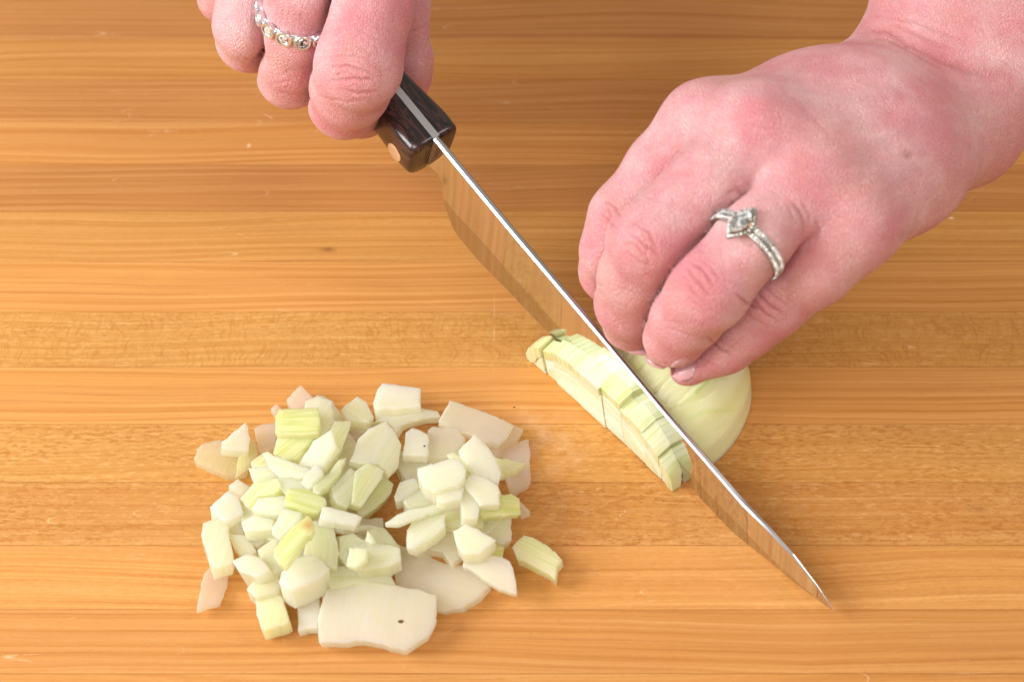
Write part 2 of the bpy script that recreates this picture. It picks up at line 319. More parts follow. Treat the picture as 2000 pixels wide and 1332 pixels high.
# ================================================================ knife
KC = U(1431, 1039); az = R(-50); ku = np.array([math.cos(az), math.sin(az), 0]); kn = np.array([ku[1], -ku[0], 0])
def kp(s, n, z): return KC + ku*s + kn*n + np.array([0, 0, z])
def ks(x, y):
    p = onplane(x, y, KC, kn); return (float((p-KC)@ku), float(p[2]))
edge_px = [(1630, 1194), (1610, 1180), (1589, 1165), (1552, 1138), (1510, 1102), (1463, 1065), (1431, 1039), (1371, 976), (1329, 928), (1200, 790), (1069, 647), (1030, 608), (988, 563), (934, 509), (892, 458), (880, 437), (873, 416), (871.5, 400), (871.5, 389), (869.5, 366), (862, 348), (848, 333)]
spine_px = [(1630, 1194), (1600, 1148), (1550, 1083), (1500, 1028), (1450, 977), (1400, 919), (1300, 803), (1200, 683), (1100, 565), (1000, 447), (870, 290), (852, 268)]
bev_px = [(1630, 1194), (1560, 1135), (1500, 1078), (1447, 1020), (1392, 965), (1342, 909), (1200, 752), (1090, 629), (1048, 581), (1000, 530), (946, 467), (895, 414), (876, 389)]
def crv(px):
    a = np.array([ks(*p) for p in px]); return a[np.argsort(a[:, 0])]
ec, sc_, bc = crv(edge_px[:18]), crv(spine_px), crv(bev_px)
heel = np.array([ks(*p) for p in edge_px[16:]])   # rounded heel rising to the bolster
s_tip = ec[-1, 0]; s_heel = ec[0, 0]; s_bol = min(sc_[0, 0], heel[-1, 0])
SS = np.concatenate([np.linspace(s_bol-0.25, s_heel, 10)[:-1], np.linspace(s_heel, s_tip, 70)])
hs = heel[np.argsort(heel[:, 0])]
def lo(s): return np.interp(s, ec[:, 0], ec[:, 1]) if s >= s_heel else np.interp(s, hs[:, 0], hs[:, 1])
V, Fb, Fsp, Fbev = [], [], [], []
for s in SS:
    top = float(np.interp(s, sc_[:, 0], sc_[:, 1])); bot = float(lo(s)); bot = min(bot, top-0.001)
    d = top-bot; tt = np.clip((s_tip-s)/3.2, 0, 1)**0.75
    th = 0.095*tt*(0.82+0.18*np.clip((s_tip-s)/14, 0, 1))+0.001
    bz = float(np.interp(s, bc[:, 0], bc[:, 1])); bz = max(bot+0.02*d, min(bz, top-0.3*d)) if s > s_heel else bot+0.12*d
    for sg in (1, -1):
        V += [kp(s, sg*th*0.45, top), kp(s, sg*th, top-0.05*min(d, 1)), kp(s, sg*(th*0.94+0.002), bz), kp(s, sg*(0.0012 if s > s_heel else th*0.5), bot)]
for i in range(len(SS)-1):
    a, b = i*8, (i+1)*8
    Fb += [(a+1, a+2, b+2, b+1), (b+5, b+6, a+6, a+5)]; Fbev += [(a+2, a+3, b+3, b+2), (b+6, b+7, a+7, a+6)]
    Fsp += [(a, a+1, b+1, b), (b+4, b+5, a+5, a+4), (a+4, a, b, b+4)]
    Fb.append((a+3, a+7, b+7, b+3))
knife = empty('kitchen_knife', kp(-5, 0, 0))
tag(knife, 'chef knife with mirror-polished blade and dark brown handle, cutting through the onion', 'knife')
nb = len(Fb)
me = mesh('blade', V, Fb+Fsp+Fbev, BLADE); me.materials.append(SPINE); me.materials.append(BEVEL); nsp = nb+len(Fsp)
for i, p in enumerate(me.polygons): p.material_index = 0 if i < nb else (1 if i < nsp else 2)
fix_normals(me); me.set_sharp_from_angle(angle=R(9)); blade = link('blade', me, knife)
# handle: local frame along the spine line
pa, pb = np.array(ks(870, 290)), np.array(ks(1100, 565)); sl = (pb-pa)/np.linalg.norm(pb-pa)
e1 = -(ku*sl[0]+np.array([0, 0, sl[1]])); e2 = nrm(np.cross(e1, kn)); e2 = e2 if e2[2] > 0 else -e2
HB = kp(*(lambda q: (q[0], 0, q[1]))(ks(853, 269)))
def hp(t, n, d): return HB + e1*t + kn*n + e2*d
tk = [0, 0.6, 1.6, 3.0, 5, 7, 9, 11, 12.2, 12.8]; wk = [0.80, 0.83, 0.70, 0.55, 0.62, 0.78, 0.82, 0.90, 0.98, 0.80]
dk = [1.42, 1.50, 1.62, 1.75, 2.1, 2.2, 2.0, 2.3, 2.7, 2.2]; uk = [0.0, 0.01, 0.03, 0.05, 0.15, 0.22, 0.15, 0.0, -0.1, -0.3]
def scale_mesh(sg):
    rings = []; N = 22
    ts = [0.0, 0.0, 0.03, 0.09] + list(np.linspace(0.2, 12.6, 46)) + [12.75, 12.8, 12.8]; ins = [0.30, 0.07, 0.03, 0.0] + [0]*46 + [0.1, 0.3, 0.6]
    V = []; Fc = []
    for t, q in zip(ts, ins):
        w = np.interp(t, tk, wk)-q; d = np.interp(t, tk, dk)-2*q; u = np.interp(t, tk, uk)-q
        for j in range(N):
            a = math.pi*j/(N-1); c, s = math.sin(a), math.cos(a); e = 0.42
            x = abs(c)**e*w; y = (abs(s)**e if s > 0 else -abs(s)**0.62)
            y = u - d/2 + y*d/2; x = x*(0.90+0.10*(y-u+d)/max(d, .1)) if True else x
            V.append(hp(t, sg*(0.105+max(0, x-0.105)), y))
    for i in range(len(ts)-1):
        for j in range(N-1): Fc.append((i*N+j, i*N+j+1, (i+1)*N+j+1, (i+1)*N+j))
        Fc.append((i*N+N-1, i*N, (i+1)*N, (i+1)*N+N-1))
    Fc.append(tuple(range(N))); Fc.append(tuple((len(ts)-1)*N+j for j in range(N)))
    me = mesh('handle_scale', V, Fc, HANDLE); fix_normals(me); me.set_sharp_from_angle(angle=R(50)); return me
scales = [link('handle_scale', scale_mesh(sg), knife) for sg in (1, -1)]
V, Fc = [], []
tss = np.linspace(0.02, 12.5, 40)
for t in tss:
    u = np.interp(t, tk, uk); d = np.interp(t, tk, dk); hw = 0.103 if t > 0.1 else 0.103
    if t < 0: u = 0.0; d = 1.3
    for n_, y in ((hw, u+0.012), (hw, u-d*0.99), (-hw, u-d*0.99), (-hw, u+0.012)): V.append(hp(t, n_, y if t > 0 else min(y, 0.0)))
for i in range(len(tss)-1):
    for j in range(4): Fc.append((i*4+j, i*4+(j+1) % 4, (i+1)*4+(j+1) % 4, (i+1)*4+j))
Fc += [(0, 1, 2, 3), tuple((len(tss)-1)*4+j for j in range(4))]
me = mesh('tang', V, Fc, TANG, smooth=False); fix_normals(me); link('tang', me, knife)
def rivet(t, d, r, sg, sc):
    w = np.interp(t, tk, wk)*0.935
    V = []; N = 28
    for rr, hgt in ((r, -0.12), (r, 0.002), (r-0.02, 0.010), (r*0.5, 0.014)):
        for j in range(N):
            a = 2*math.pi*j/N; V.append(hp(t+rr*math.cos(a), sg*(w+hgt), d+rr*math.sin(a)))
    Fc = [(i*N+j, i*N+(j+1) % N, (i+1)*N+(j+1) % N, (i+1)*N+j) for i in range(3) for j in range(N)]; Fc += [tuple(3*N+j for j in range(N))]
    me = mesh('rivet', V, Fc, RIVET); fix_normals(me); me.set_sharp_from_angle(angle=R(40)); link('rivet', me, sc)
for sg, scn in ((1, scales[0]), (-1, scales[1])):
    rivet(0.62, -0.92, 0.27, sg, scn); rivet(6.2, -0.85, 0.27, sg, scn); rivet(10.8, -1.0, 0.27, sg, scn)

# ================================================================ onion pieces
def chaikin(P, q=0.10):
    out = []; n = len(P)
    for i in range(n):
        a, b = P[i], P[(i+1) % n]; out += [a*(1-q)+b*q, a*q+b*(1-q)]
    return np.array(out)
def poly_area(P): x, y = P[:, 0], P[:, 1]; return 0.5*np.sum(x*np.roll(y, -1)-y*np.roll(x, -1))
def inside(P, p):
    c = False; n = len(P); j = n-1
    for i in range(n):
        if ((P[i][1] > p[1]) != (P[j][1] > p[1])) and (p[0] < (P[j][0]-P[i][0])*(p[1]-P[i][1])/(P[j][1]-P[i][1])+P[i][0]): c = not c
        j = i
    return c
def slab_from_poly(P2, frame, thick, bend, bdir, rnd, rough=0.010, taper=0.03, step=0.13, bevel=0.022, lift=None, zmin=0.006):
    """P2: outline in local 2D (cm); frame: (origin, ex, ey, ez)."""
    if poly_area(P2) < 0: P2 = P2[::-1]
    P2 = chaikin(P2, 0.035); out = []
    n = len(P2)
    for i in range(n):
        a, b = P2[i], P2[(i+1) % n]; L = np.linalg.norm(b-a); k = max(1, int(L/step))
        for q in range(k): out.append(a+(b-a)*q/k)
    O = np.array(out); n = len(O)
    T = np.roll(O, -1, 0)-np.roll(O, 1, 0); T /= np.linalg.norm(T, axis=1)[:, None]+1e-9; N = np.stack([T[:, 1], -T[:, 0]], 1)
    O = O + N*np.array([rnd.gauss(0, rough) for _ in range(n)])[:, None]
    I = O - N*bevel
    lo_, hi_ = O.min(0), O.max(0); G = []
    g = max(step*1.3, 0.16)
    x = lo_[0]+g/2
    while x < hi_[0]:
        y = lo_[1]+g/2
        while y < hi_[1]:
            p = np.array([x+rnd.uniform(-.03, .03), y+rnd.uniform(-.03, .03)])
            if inside(O, p) and np.min(np.linalg.norm(O-p, axis=1)) > bevel+0.055: G.append(p)
            y += g
        x += g
    good = [i for i in range(n) if inside(O, I[i])]
    pts = [Vector(p) for p in O] + [Vector(I[i]) for i in good] + [Vector(p) for p in G]
    vv, _, ff, ov, _, _ = delaunay_2d_cdt(pts, [(i, (i+1) % n) for i in range(n)], [], 1, 1e-6)
    # which original vertex
    is_out = [False]*len(vv)
    for i, l_ in enumerate(ov):
        for q in l_:
            if q < n: is_out[i] = True
    c = O.mean(0); o0, ex, ey, ez = frame; ca, sa = math.cos(bdir), math.sin(bdir)
    Vt, Vb, UV = [], [], []
    sd = rnd.uniform(0, 50)
    for i, v in enumerate(vv):
        p = np.array(v)-c
        w = -bend*((p[0]*ca+p[1]*sa)**2) + 0.035*noise.noise(Vector((v[0]*1.3+sd, v[1]*1.3, 0)))
        if lift is not None: w += lift(p)
        top = w - (bevel*0.75 if is_out[i] else 0.0)
        Vt.append(o0+ex*v[0]+ey*v[1]+ez*top)
        q = c+p*(1-taper); 
        Vb.append(o0+ex*q[0]+ey*q[1]+ez*(w-thick))
        UV.append((v[0], v[1]))
    nv = len(Vt); V = Vt+Vb; Fc = [tuple(f) for f in ff]+[tuple(i+nv for i in reversed(f)) for f in ff]
    cnt = {}
    for f in ff:
        for a, b in zip(f, f[1:]+f[:1]): cnt[(a, b)] = 1
    for (a, b) in list(cnt):
        if (b, a) not in cnt: Fc.append((b, a, a+nv, b+nv))
    V = np.array(V); V[:, 2] = np.maximum(V[:, 2], zmin+0.002*np.sin(np.arange(len(V))))
    return V, Fc, UV+UV
def finish_piece(name, V, Fc, UV, ang, mat, sharp=38):
    me = mesh(name, V, Fc, mat); uvl = me.uv_layers.new(name='UVMap'); ca, sa = math.cos(ang), math.sin(ang)
    dat = np.zeros(len(me.loops)*2); vi = np.zeros(len(me.loops), int); me.loops.foreach_get('vertex_index', vi); uva = np.array(UV)
    u = uva[vi]; dat[0::2] = u[:, 0]*ca+u[:, 1]*sa; dat[1::2] = -u[:, 0]*sa+u[:, 1]*ca; uvl.data.foreach_set('uv', dat)
    fix_normals(me); me.set_sharp_from_angle(angle=R(sharp)); return me
VIEW = {'P': (0, 0, 1.0), 'A': (360, 730, 4.758), 'B': (700, 730, 4.756), 'D': (360, 980, 4.592), 'E': (700, 980, 4.298), 'S': (1000, 600, 3.7)}
GROUP = 'chopped onion pieces in the pile'
def piece(label, view, pts, z, t=0.4, g=0.3, ang=0.0, tilt=(0, 0), bend=0.06, bdir=None, pink=0.0, clear=0.25, tan=None, rough=0.010, group=GROUP, name='onion_piece'):
    rnd = random.Random(hash(label) % 1 if False else sum(ord(c)*(i+1) for i, c in enumerate(label)))
    ox, oy, s = VIEW[view]; px = [(ox+x/s, oy+y/s) for x, y in pts]
    cx = sum(p[0] for p in px)/len(px); cy = sum(p[1] for p in px)/len(px)
    o0 = U(cx, cy, z); ez = nrm((tilt[0], tilt[1], 1)); ex = nrm(np.array([1, 0, 0])-ez*ez[0]); ey = np.cross(ez, ex)
    P = []
    for q in px:
        w = onplane(*q, o0, ez)-o0; P.append((w@ex, w@ey))
    V, Fc, UV = slab_from_poly(np.array(P), (o0, ex, ey, ez), t, bend, ang+math.pi/2 if bdir is None else bdir, rnd, rough)
    me = finish_piece(name, V, Fc, UV, ang, ONION, 24)
    if tan:
        tp = onplane(ox+tan[0]/s, oy+tan[1]/s, o0, ez); at = me.attributes.new('tan', 'FLOAT', 'POINT')
        at.data.foreach_set('value', [float(np.clip(1.25-np.linalg.norm(np.array(v.co)-tp)/(tan[2]/s/80), 0, 1)) for v in me.vertices])
    o = link(name, me, loc=(o0[0], o0[1], 0)); tag(o, label, 'onion piece', group)
    o['green'] = float(g); o['pink'] = float(pink); o['rib'] = 1.0; o['thin'] = 0.46; o['clear'] = float(clear); o['seed'] = float(rnd.random())
    return o
PCS = [
 # --- upper left (crop A)
 ('wide translucent greenish petal at the far left of the onion pile', 'A', [(97,780),(115,690),(160,640),(330,600),(420,700),(600,715),(590,900),(480,942),(400,940),(270,890),(110,820)], .50,.28,.45,1.2,(.1,0),.10,0,.45),
 ('white pointed wedge standing on the far left petal', 'A', [(575,440),(610,590),(600,715),(460,712),(345,690),(350,630)], 1.0,.35,.05,.3,(.1,-.1),.05,0,.2),
 ('ribbed green sliver overlapping the right edge of the far left petal', 'A', [(590,610),(640,593),(672,660),(685,740),(600,860),(480,938),(500,780),(560,700)], .68,.22,.8,1.7,(.2,0),.1,0,.35),
 ('thin clear flake between the far left petal and the ribbed cube', 'A', [(645,500),(740,455),(850,445),(850,690),(690,712),(665,600)], .42,.25,.05,.2,(0,0),.05,.5,.45),
 ('pinkish pointed flake at the top of the pile, left of the tall cube', 'A', [(1080,100),(1190,215),(1130,310),(1000,310),(945,235)], .55,.3,.0,.9,(0,0),.04,.6,.4),
 ('tiny clear crumb of onion at the pile\'s upper left corner', 'A', [(860,272),(895,310),(850,385),(805,320)], .28,.2,.05,.4,(0,0),.0,.3,.4),
 ('large square piece with horizontal green ribs at the top of the pile', 'A', [(875,318),(1070,320),(1240,310),(1258,400),(1240,555),(1100,562),(843,552),(850,380)], 1.75,.42,.85,0.03,(-.1,-.15),.14,0,.05),
 ('cream block behind the ribbed square piece, its corner cut off', 'A', [(1120,245),(1235,195),(1370,240),(1395,480),(1260,570),(1200,450),(1115,330)], 1.35,.9,.2,1.3,(.1,.1),.05,0,.1),
 ('slanted greenish side piece falling right from the cream block', 'A', [(1230,190),(1300,200),(1372,243),(1480,400),(1465,435),(1390,440),(1340,300)], 1.05,.7,.35,-.9,(.45,.1),.05,0,.15),
 ('small cream wedge left of the white cube at the pile\'s top', 'P', [(668,798),(698,772),(716,785),(731,815),(722,825),(676,818)], .95,.5,.35,-.6,(.1,-.1),.08,0,.1),
 ('steep ribbed green piece right below the square ribbed piece', 'A', [(870,560),(1240,555),(1190,620),(1050,800),(930,800),(820,735)], 1.30,.35,.9,.75,(-.2,-.4),.05,0,.05),
 ('bright cream petal with a pointed top left of the pile centre', 'A', [(1360,515),(1415,680),(1330,800),(1290,885),(1180,880),(1050,845),(1200,610)], 1.85,.35,.25,.9,(-.2,-.25),.16,0,.05),
 ('green petal tucked behind the bright cream petal', 'A', [(1400,435),(1550,432),(1540,510),(1450,750),(1300,890),(1390,700),(1360,515)], 1.45,.4,.6,1.1,(.25,-.1),.08,0,.1),
 ('clear slice under the wedge at the top of the pile', 'A', [(1490,430),(1713,460),(1713,520),(1640,600),(1500,595),(1520,500)], .62,.3,.15,.1,(0,0),.04,0,.4),
 ('narrow yellow-green stick lying over the gap left of centre', 'A', [(1430,795),(1500,770),(1460,870),(1380,1000),(1250,1110),(1190,1090),(1195,1050),(1330,930)], 1.9,.28,.5,.95,(.15,-.1),.03,0,.05),
 ('white stub beside the narrow yellow-green stick', 'A', [(1215,830),(1280,885),(1285,920),(1200,1020),(1150,1068),(1085,1010),(1100,960)], 2.0,.35,.05,.9,(0,-.1),.05,0,.05),
 ('long cream petal sloping down to the right in the left half', 'A', [(720,735),(780,718),(850,760),(1060,840),(1200,890),(1100,970),(880,955),(790,870)], 1.95,.35,.25,-.35,(-.1,-.2),.12,0,.05),
 ('yellow-green corner peeking out under the long cream petal', 'A', [(612,815),(720,735),(790,800),(800,870),(620,858)], 1.15,.5,.75,.7,(-.2,-.1),.08,0,.1),
 ('pale folded piece on the left flank of the pile', 'A', [(588,870),(790,862),(880,950),(760,1000),(640,1015)], 1.45,.5,.35,.1,(-.2,-.1),.08,0,.1),
 ('small cream chip above the white cube on the left flank', 'A', [(490,975),(620,1045),(530,1132),(410,1038)], .62,.45,.3,-.5,(0,-.1),.05,.2,.15),
 ('bright white cube with a green right side at the left rim', 'P', [(446,957),(464,968),(477,999),(438,1018),(411,988)], 1.0,.72,.0,.6,(0,0),.0,0,.05),
 ('yellow fan-ribbed piece on the left flank of the pile', 'A', [(640,1015),(870,960),(905,1040),(840,1110),(680,1130),(570,1232),(515,1155)], 1.70,.4,.8,.75,(-.2,-.2),.10,0,.05),
 ('white block lying across the yellow fan-ribbed piece', 'A', [(680,1150),(930,1130),(960,1200),(890,1310),(740,1300),(620,1260)], 1.72,.5,.15,.0,(-.1,-.2),.12,0,.05),
 ('green ribbed curved piece in the middle of the pile\'s left half', 'A', [(960,1060),(1150,1060),(1310,1150),(1325,1190),(1270,1265),(1230,1300),(1080,1270),(930,1200)], 1.88,.4,.95,-.25,(0,-.25),.16,0,.05),
 ('pale smooth chunk above the green ribbed curved piece', 'A', [(880,950),(1095,965),(1160,1060),(960,1130),(870,1060)], 1.78,.5,.3,.2,(0,-.1),.08,0,.05),
 ('yellow-green petal leaning right in the centre of the pile', 'A', [(1370,1040),(1540,870),(1610,920),(1600,1060),(1520,1240),(1425,1205),(1375,1110)], 1.65,.4,.5,.9,(.2,-.2),.16,0,.05),
 # --- upper right (crop B)
 ('bright white cube at the top of the pile with a green lower edge', 'B', [(222,76),(400,105),(580,130),(575,300),(380,320),(150,320),(135,270),(180,130)], 1.15,.75,.05,-.1,(0,-.05),.02,0,.05),
 ('thick curved ring segment arching below the top white cube', 'B', [(115,470),(250,370),(400,320),(560,315),(740,345),(760,395),(640,412),(500,440),(400,480),(350,545),(280,450),(190,440)], .85,.42,.25,.25,(.1,-.2),.05,0,.2),
 ('large cream petal with a rounded right edge above the pile centre', 'B', [(0,590),(110,490),(270,440),(350,550),(400,650),(372,860),(290,950),(200,840),(20,830),(-75,800)], 1.45,.32,.2,1.1,(.1,0),.14,0,.15),
 ('pale smooth square with a tiny dark speck', 'B', [(440,540),(500,495),(560,510),(650,560),(650,740),(640,765),(410,750)], 1.25,.35,.0,.1,(0,-.05),.08,0,.15),
 ('broad clear slice right of the speckled square', 'B', [(640,520),(690,480),(900,490),(1000,600),(930,700),(830,765),(640,765)], 1.05,.35,.05,.2,(0,0),.08,0,.35),
 ('yellowish clear slice low in the gap under the speckled square', 'B', [(400,760),(640,760),(800,780),(640,850),(560,890),(420,1000),(370,880)], .65,.35,.15,.3,(0,0),.05,0,.4),
 ('longest pink-white flat piece at the pile\'s upper right', 'B', [(850,240),(900,258),(1180,350),(1330,420),(1450,475),(1390,560),(1330,645),(1180,640),(1080,570),(960,530),(800,472),(745,440)], .95,.30,.05,-.4,(0,-.05),.05,.45,.3),
 ('clear tongue stepping out from the end of the longest flat piece', 'B', [(1440,472),(1535,515),(1480,610),(1330,692),(1320,640),(1380,560)], .60,.25,.15,-.4,(0,-.1),.05,0,.45),
 ('pinkish clear strip forming the right edge of the pile', 'B', [(1330,690),(1560,600),(1590,600),(1600,1010),(1520,1060),(1430,1110),(1370,930),(1340,800)], .40,.24,.0,1.5,(.05,0),.05,.7,.4),
 ('small clear crumb between the longest flat piece and the right edge strip', 'B', [(1180,655),(1325,655),(1310,762),(1270,772),(1225,720)], .50,.25,.1,.2,(0,0),.0,0,.45),
 ('tall white pointed petal in the pile\'s right half', 'B', [(1080,560),(1200,665),(1290,800),(1330,930),(1300,1040),(1180,960),(1060,910),(1010,820),(930,700)], 1.95,.35,.12,-1.0,(.2,-.25),.14,0,.05),
 ('green ribbed tongue crossing onto the right edge strip', 'B', [(1270,770),(1400,788),(1560,830),(1400,912),(1320,950)], .85,.2,.75,-.05,(.1,0),.05,0,.15),
 ('yellow sliver behind the central white chunk', 'B', [(820,750),(880,722),(1000,800),(1060,900),(1000,970),(900,850)], 1.75,.4,.55,-.8,(0,-.1),.05,0,.05),
 ('big white chunk on top of the pile right of centre', 'B', [(550,870),(640,845),(680,828),(880,770),(960,820),(1000,890),(985,960),(930,1030),(800,1060),(700,1100),(600,1040),(545,930)], 2.25,.6,.05,.3,(0,-.15),.12,0,.05),
 ('pale rhombic piece right below the big white chunk', 'B', [(1060,930),(1180,960),(1300,1040),(1315,1100),(1310,1210),(1140,1215),(1000,1060),(1000,980)], 2.0,.4,.1,-.5,(.1,-.2),.1,.1,.05),
 ('small round-edged chip left of the big white chunk', 'B', [(380,1000),(530,960),(560,1040),(490,1120),(350,1192),(335,1130)], 1.10,.45,.15,.6,(-.1,0),.1,0,.15),
 ('cream triangle under the big white chunk', 'B', [(545,1060),(600,1050),(730,1130),(720,1205),(470,1252),(420,1180),(490,1120)], 1.05,.5,.2,.2,(0,-.1),.05,0,.15),
 ('white finger-like bit lying below the big white chunk', 'B', [(730,1100),(960,1030),(985,1060),(960,1160),(790,1192),(730,1180)], 2.05,.4,.05,.2,(0,-.1),.1,0,.05),
 ('narrow pinkish white bit right of the finger-like bit', 'B', [(960,1060),(1020,1060),(1130,1200),(1115,1330),(960,1325),(950,1200)], 1.85,.4,.1,-1.1,(.1,-.1),.05,.3,.05),
 ('green ribbed block at the right side of the pile', 'B', [(1310,1160),(1350,1120),(1420,1115),(1500,1160),(1510,1305),(1340,1318),(1180,1330),(1130,1300),(1130,1220),(1300,1215)], 1.55,.35,.9,-.05,(.1,-.2),.1,0,.05),
 ('little clear triangle poking out beyond the green ribbed block', 'B', [(1500,1185),(1590,1270),(1500,1305)], .80,.25,.1,.0,(0,0),.0,0,.4),
 # --- lower right (crop E)
 ('long thin curved sliver pointing left over the gap in the pile', 'E', [(228,182),(320,110),(400,70),(450,55),(725,5),(728,65),(600,95),(470,140),(330,190)], 1.80,.2,.25,.3,(0,-.2),.06,0,.05),
 ('pale greenish smooth petal below the long thin sliver', 'E', [(455,150),(600,105),(725,72),(725,200),(650,270),(560,330),(470,390),(402,370),(405,240)], 1.50,.4,.25,.75,(-.1,-.15),.14,0,.1),
 ('yellowish clear square in the right half beneath the ribbed block', 'E', [(715,60),(870,60),(1045,110),(1045,212),(900,205),(720,205)], 1.30,.45,.4,.1,(0,-.1),.05,0,.2),
 ('smooth cream corner piece at the pile\'s lower right shoulder', 'E', [(1045,130),(1280,120),(1290,310),(1220,362),(1150,320),(1040,220)], .90,.5,.1,.4,(.1,-.1),.10,0,.2),
 ('bright-topped rhombic piece in the lower right of the pile', 'E', [(790,250),(900,180),(1000,230),(1155,320),(1085,380),(1010,432),(880,440),(830,370)], 1.60,.55,.1,-.5,(.1,-.2),.08,0,.05),
 ('clear wedge under the bright-topped rhombic piece', 'E', [(400,380),(560,335),(730,255),(790,250),(840,370),(880,440),(790,525),(700,415),(600,402),(500,422)], .95,.35,.15,.3,(0,-.1),.05,0,.35),
 ('vivid green chip half hidden above the white quarter slice', 'E', [(1015,430),(1130,340),(1225,380),(1215,450),(1120,460)], .85,.4,1.0,.6,(.1,-.1),.05,0,.05),
 ('white quarter-round slice at the pile\'s lower right edge', 'E', [(905,432),(1070,440),(1190,452),(1265,490),(1300,560),(1337,772),(1200,730),(1060,660),(960,580),(870,540)], .95,.28,.0,-.5,(.1,-.15),.06,.15,.15),
 ('wide cloudy petal lying flat at the bottom right of the pile', 'E', [(350,360),(480,420),(585,410),(620,470),(720,520),(870,532),(980,590),(1112,690),(1020,800),(860,890),(720,920),(640,900),(560,790),(320,720),(300,560)], .55,.45,.03,-.3,(.05,-.1),.07,.1,.3),
 ('largest smooth cloudy piece at the bottom of the pile with a brown speck', 'P', [(646,1136),(690,1133),(775,1143),(812,1148),(852,1160),(854,1207),(838,1238),(794,1270),(760,1262),(705,1250),(670,1255),(621,1251),(621,1200),(632,1160)], .80,.48,.03,1.4,(.02,-.12),.05,.05,.25),
 ('pale green strip tucked behind the largest cloudy piece', 'P', [(636,1108),(690,1100),(758,1112),(776,1146),(700,1140),(645,1150)], 1.05,.45,.35,.05,(0,-.15),.05,0,.2),
 ('wide pale square piece below the pile centre', 'E', [(-30,350),(120,335),(240,352),(345,380),(355,480),(270,532),(120,560),(0,565),(-60,480)], 1.45,.5,.2,.1,(0,-.2),.10,0,.1),
 ('pale green slice leaning on the wide square piece', 'E', [(95,195),(215,215),(345,360),(350,395),(240,352),(120,335)], 1.20,.4,.4,-.7,(.3,-.1),.05,0,.1),
 ('clear flake at the edge of the gap left of the long sliver', 'E', [(0,145),(200,130),(220,230),(180,250),(0,260),(-40,200)], .85,.3,.05,.1,(0,0),.05,0,.4),
 ('little upright green-white shard in the pile\'s lower middle', 'E', [(60,305),(80,238),(150,330),(110,345)], 1.75,.15,.5,-1.0,(.1,-.2),.0,0,.05),
 ('single yellow-ribbed onion piece lying apart at the right of the pile', 'E', [(1285,375),(1380,273),(1470,295),(1560,345),(1640,410),(1712,482),(1672,530),(1655,600),(1645,652),(1600,595),(1540,572),(1400,500),(1325,465)], .62,.42,.75,-.55,(-.05,-.15),.14,0,.05),
 # --- lower left (crop D)
 ('tall pale block standing at the left rim of the pile', 'D', [(165,180),(320,140),(385,200),(440,500),(420,545),(250,600),(205,480),(155,290)], 1.00,.45,.25,1.4,(-.1,-.05),.08,.1,.1),
 ('pinkish transparent tail at the pile\'s lower left corner', 'D', [(240,580),(410,540),(390,720),(320,905),(200,930),(110,967),(150,740),(180,640)], .32,.18,.0,1.3,(0,0),.04,.75,.42),
 ('yellowish corner right under the white cube at the left rim', 'D', [(395,200),(540,110),(560,125),(510,190),(545,300),(430,310)], .70,.5,.35,.6,(0,0),.05,0,.2),
 ('slanting pale strip left of the pile\'s lower cubes', 'D', [(400,290),(540,290),(600,360),(645,440),(600,475),(510,475),(430,380)], .85,.4,.3,-.9,(0,-.1),.06,0,.15),
 ('cream slab with a straight front edge in the pile\'s lower left', 'D', [(508,185),(620,110),(800,150),(790,245),(600,258),(530,252)], 1.35,.5,.2,.2,(0,-.1),.08,0,.1),
 ('smooth clear lower step beneath the cream slab', 'D', [(530,250),(785,245),(800,300),(660,405),(600,385)], .85,.4,.2,.4,(0,-.2),.05,0,.3),
 ('pale pillow-like piece left of the yellow tipped piece', 'D', [(790,215),(890,50),(1050,95),(1020,180),(900,290),(840,335),(785,290)], 1.65,.5,.25,.9,(-.1,-.2),.14,0,.1),
 ('yellow ribbed piece with a tan root tip on top of the pile', 'D', [(1090,120),(1130,130),(1165,225),(1130,300),(1105,290),(1000,450),(890,587),(800,490),(805,420),(950,240),(1060,150)], 2.30,.32,.95,.95,(-.1,-.25),.10,0,.0),
 ('wide pale green slab right of the yellow tipped piece', 'D', [(1130,170),(1340,172),(1385,470),(1372,600),(1270,570),(1070,465),(1110,300)], 1.50,.5,.3,1.5,(.1,-.15),.08,0,.15),
 ('faceted cloudy cube at the lower left of the pile', 'D', [(430,530),(560,455),(690,500),(780,605),(650,682),(480,610)], 1.45,1.15,.05,-.5,(0,-.1),.04,0,.1),
 ('cloudy polygon block at the bottom of the pile left of centre', 'D', [(880,620),(960,500),(1165,458),(1230,520),(1305,592),(1230,670),(1080,745),(950,790),(850,720)], 1.50,.85,.03,.2,(0,-.1),.05,0,.1),
 ('pale lower flank block beneath the faceted cloudy cube', 'D', [(640,660),(780,600),(870,700),(830,800),(640,865),(560,780)], .95,.6,.25,.4,(.1,-.2),.08,0,.15),
 ('small green-centred block standing alone below the pile\'s left part', 'D', [(638,880),(840,808),(880,860),(945,1060),(910,1090),(700,1150),(650,1000)], .75,.55,.55,1.4,(.05,-.15),.10,0,.05),
 ('plain white upright tile between the small green block and the largest piece', 'D', [(1018,858),(1210,845),(1215,1010),(1190,1118),(1090,1130),(1015,1150)], .48,.30,.0,1.5,(0,-.1),.0,0,.1),
 ('white tapered chip crossing the pile centre', 'D', [(1240,30),(1430,70),(1595,130),(1545,205),(1340,178),(1205,158)], 1.95,.35,.0,-.2,(0,-.1),.06,0,.05),
 ('thin clear shaving under the white tapered chip', 'D', [(1340,180),(1540,205),(1695,215),(1560,245),(1420,268),(1360,262)], 1.55,.15,.15,.05,(0,-.1),.0,0,.35),
 ('green-edged cup-shaped piece in the lower middle of the pile', 'D', [(1400,300),(1500,270),(1640,350),(1660,400),(1560,415),(1470,412),(1455,575),(1385,480)], 1.35,.5,.4,1.2,(.1,-.1),.08,0,.1),
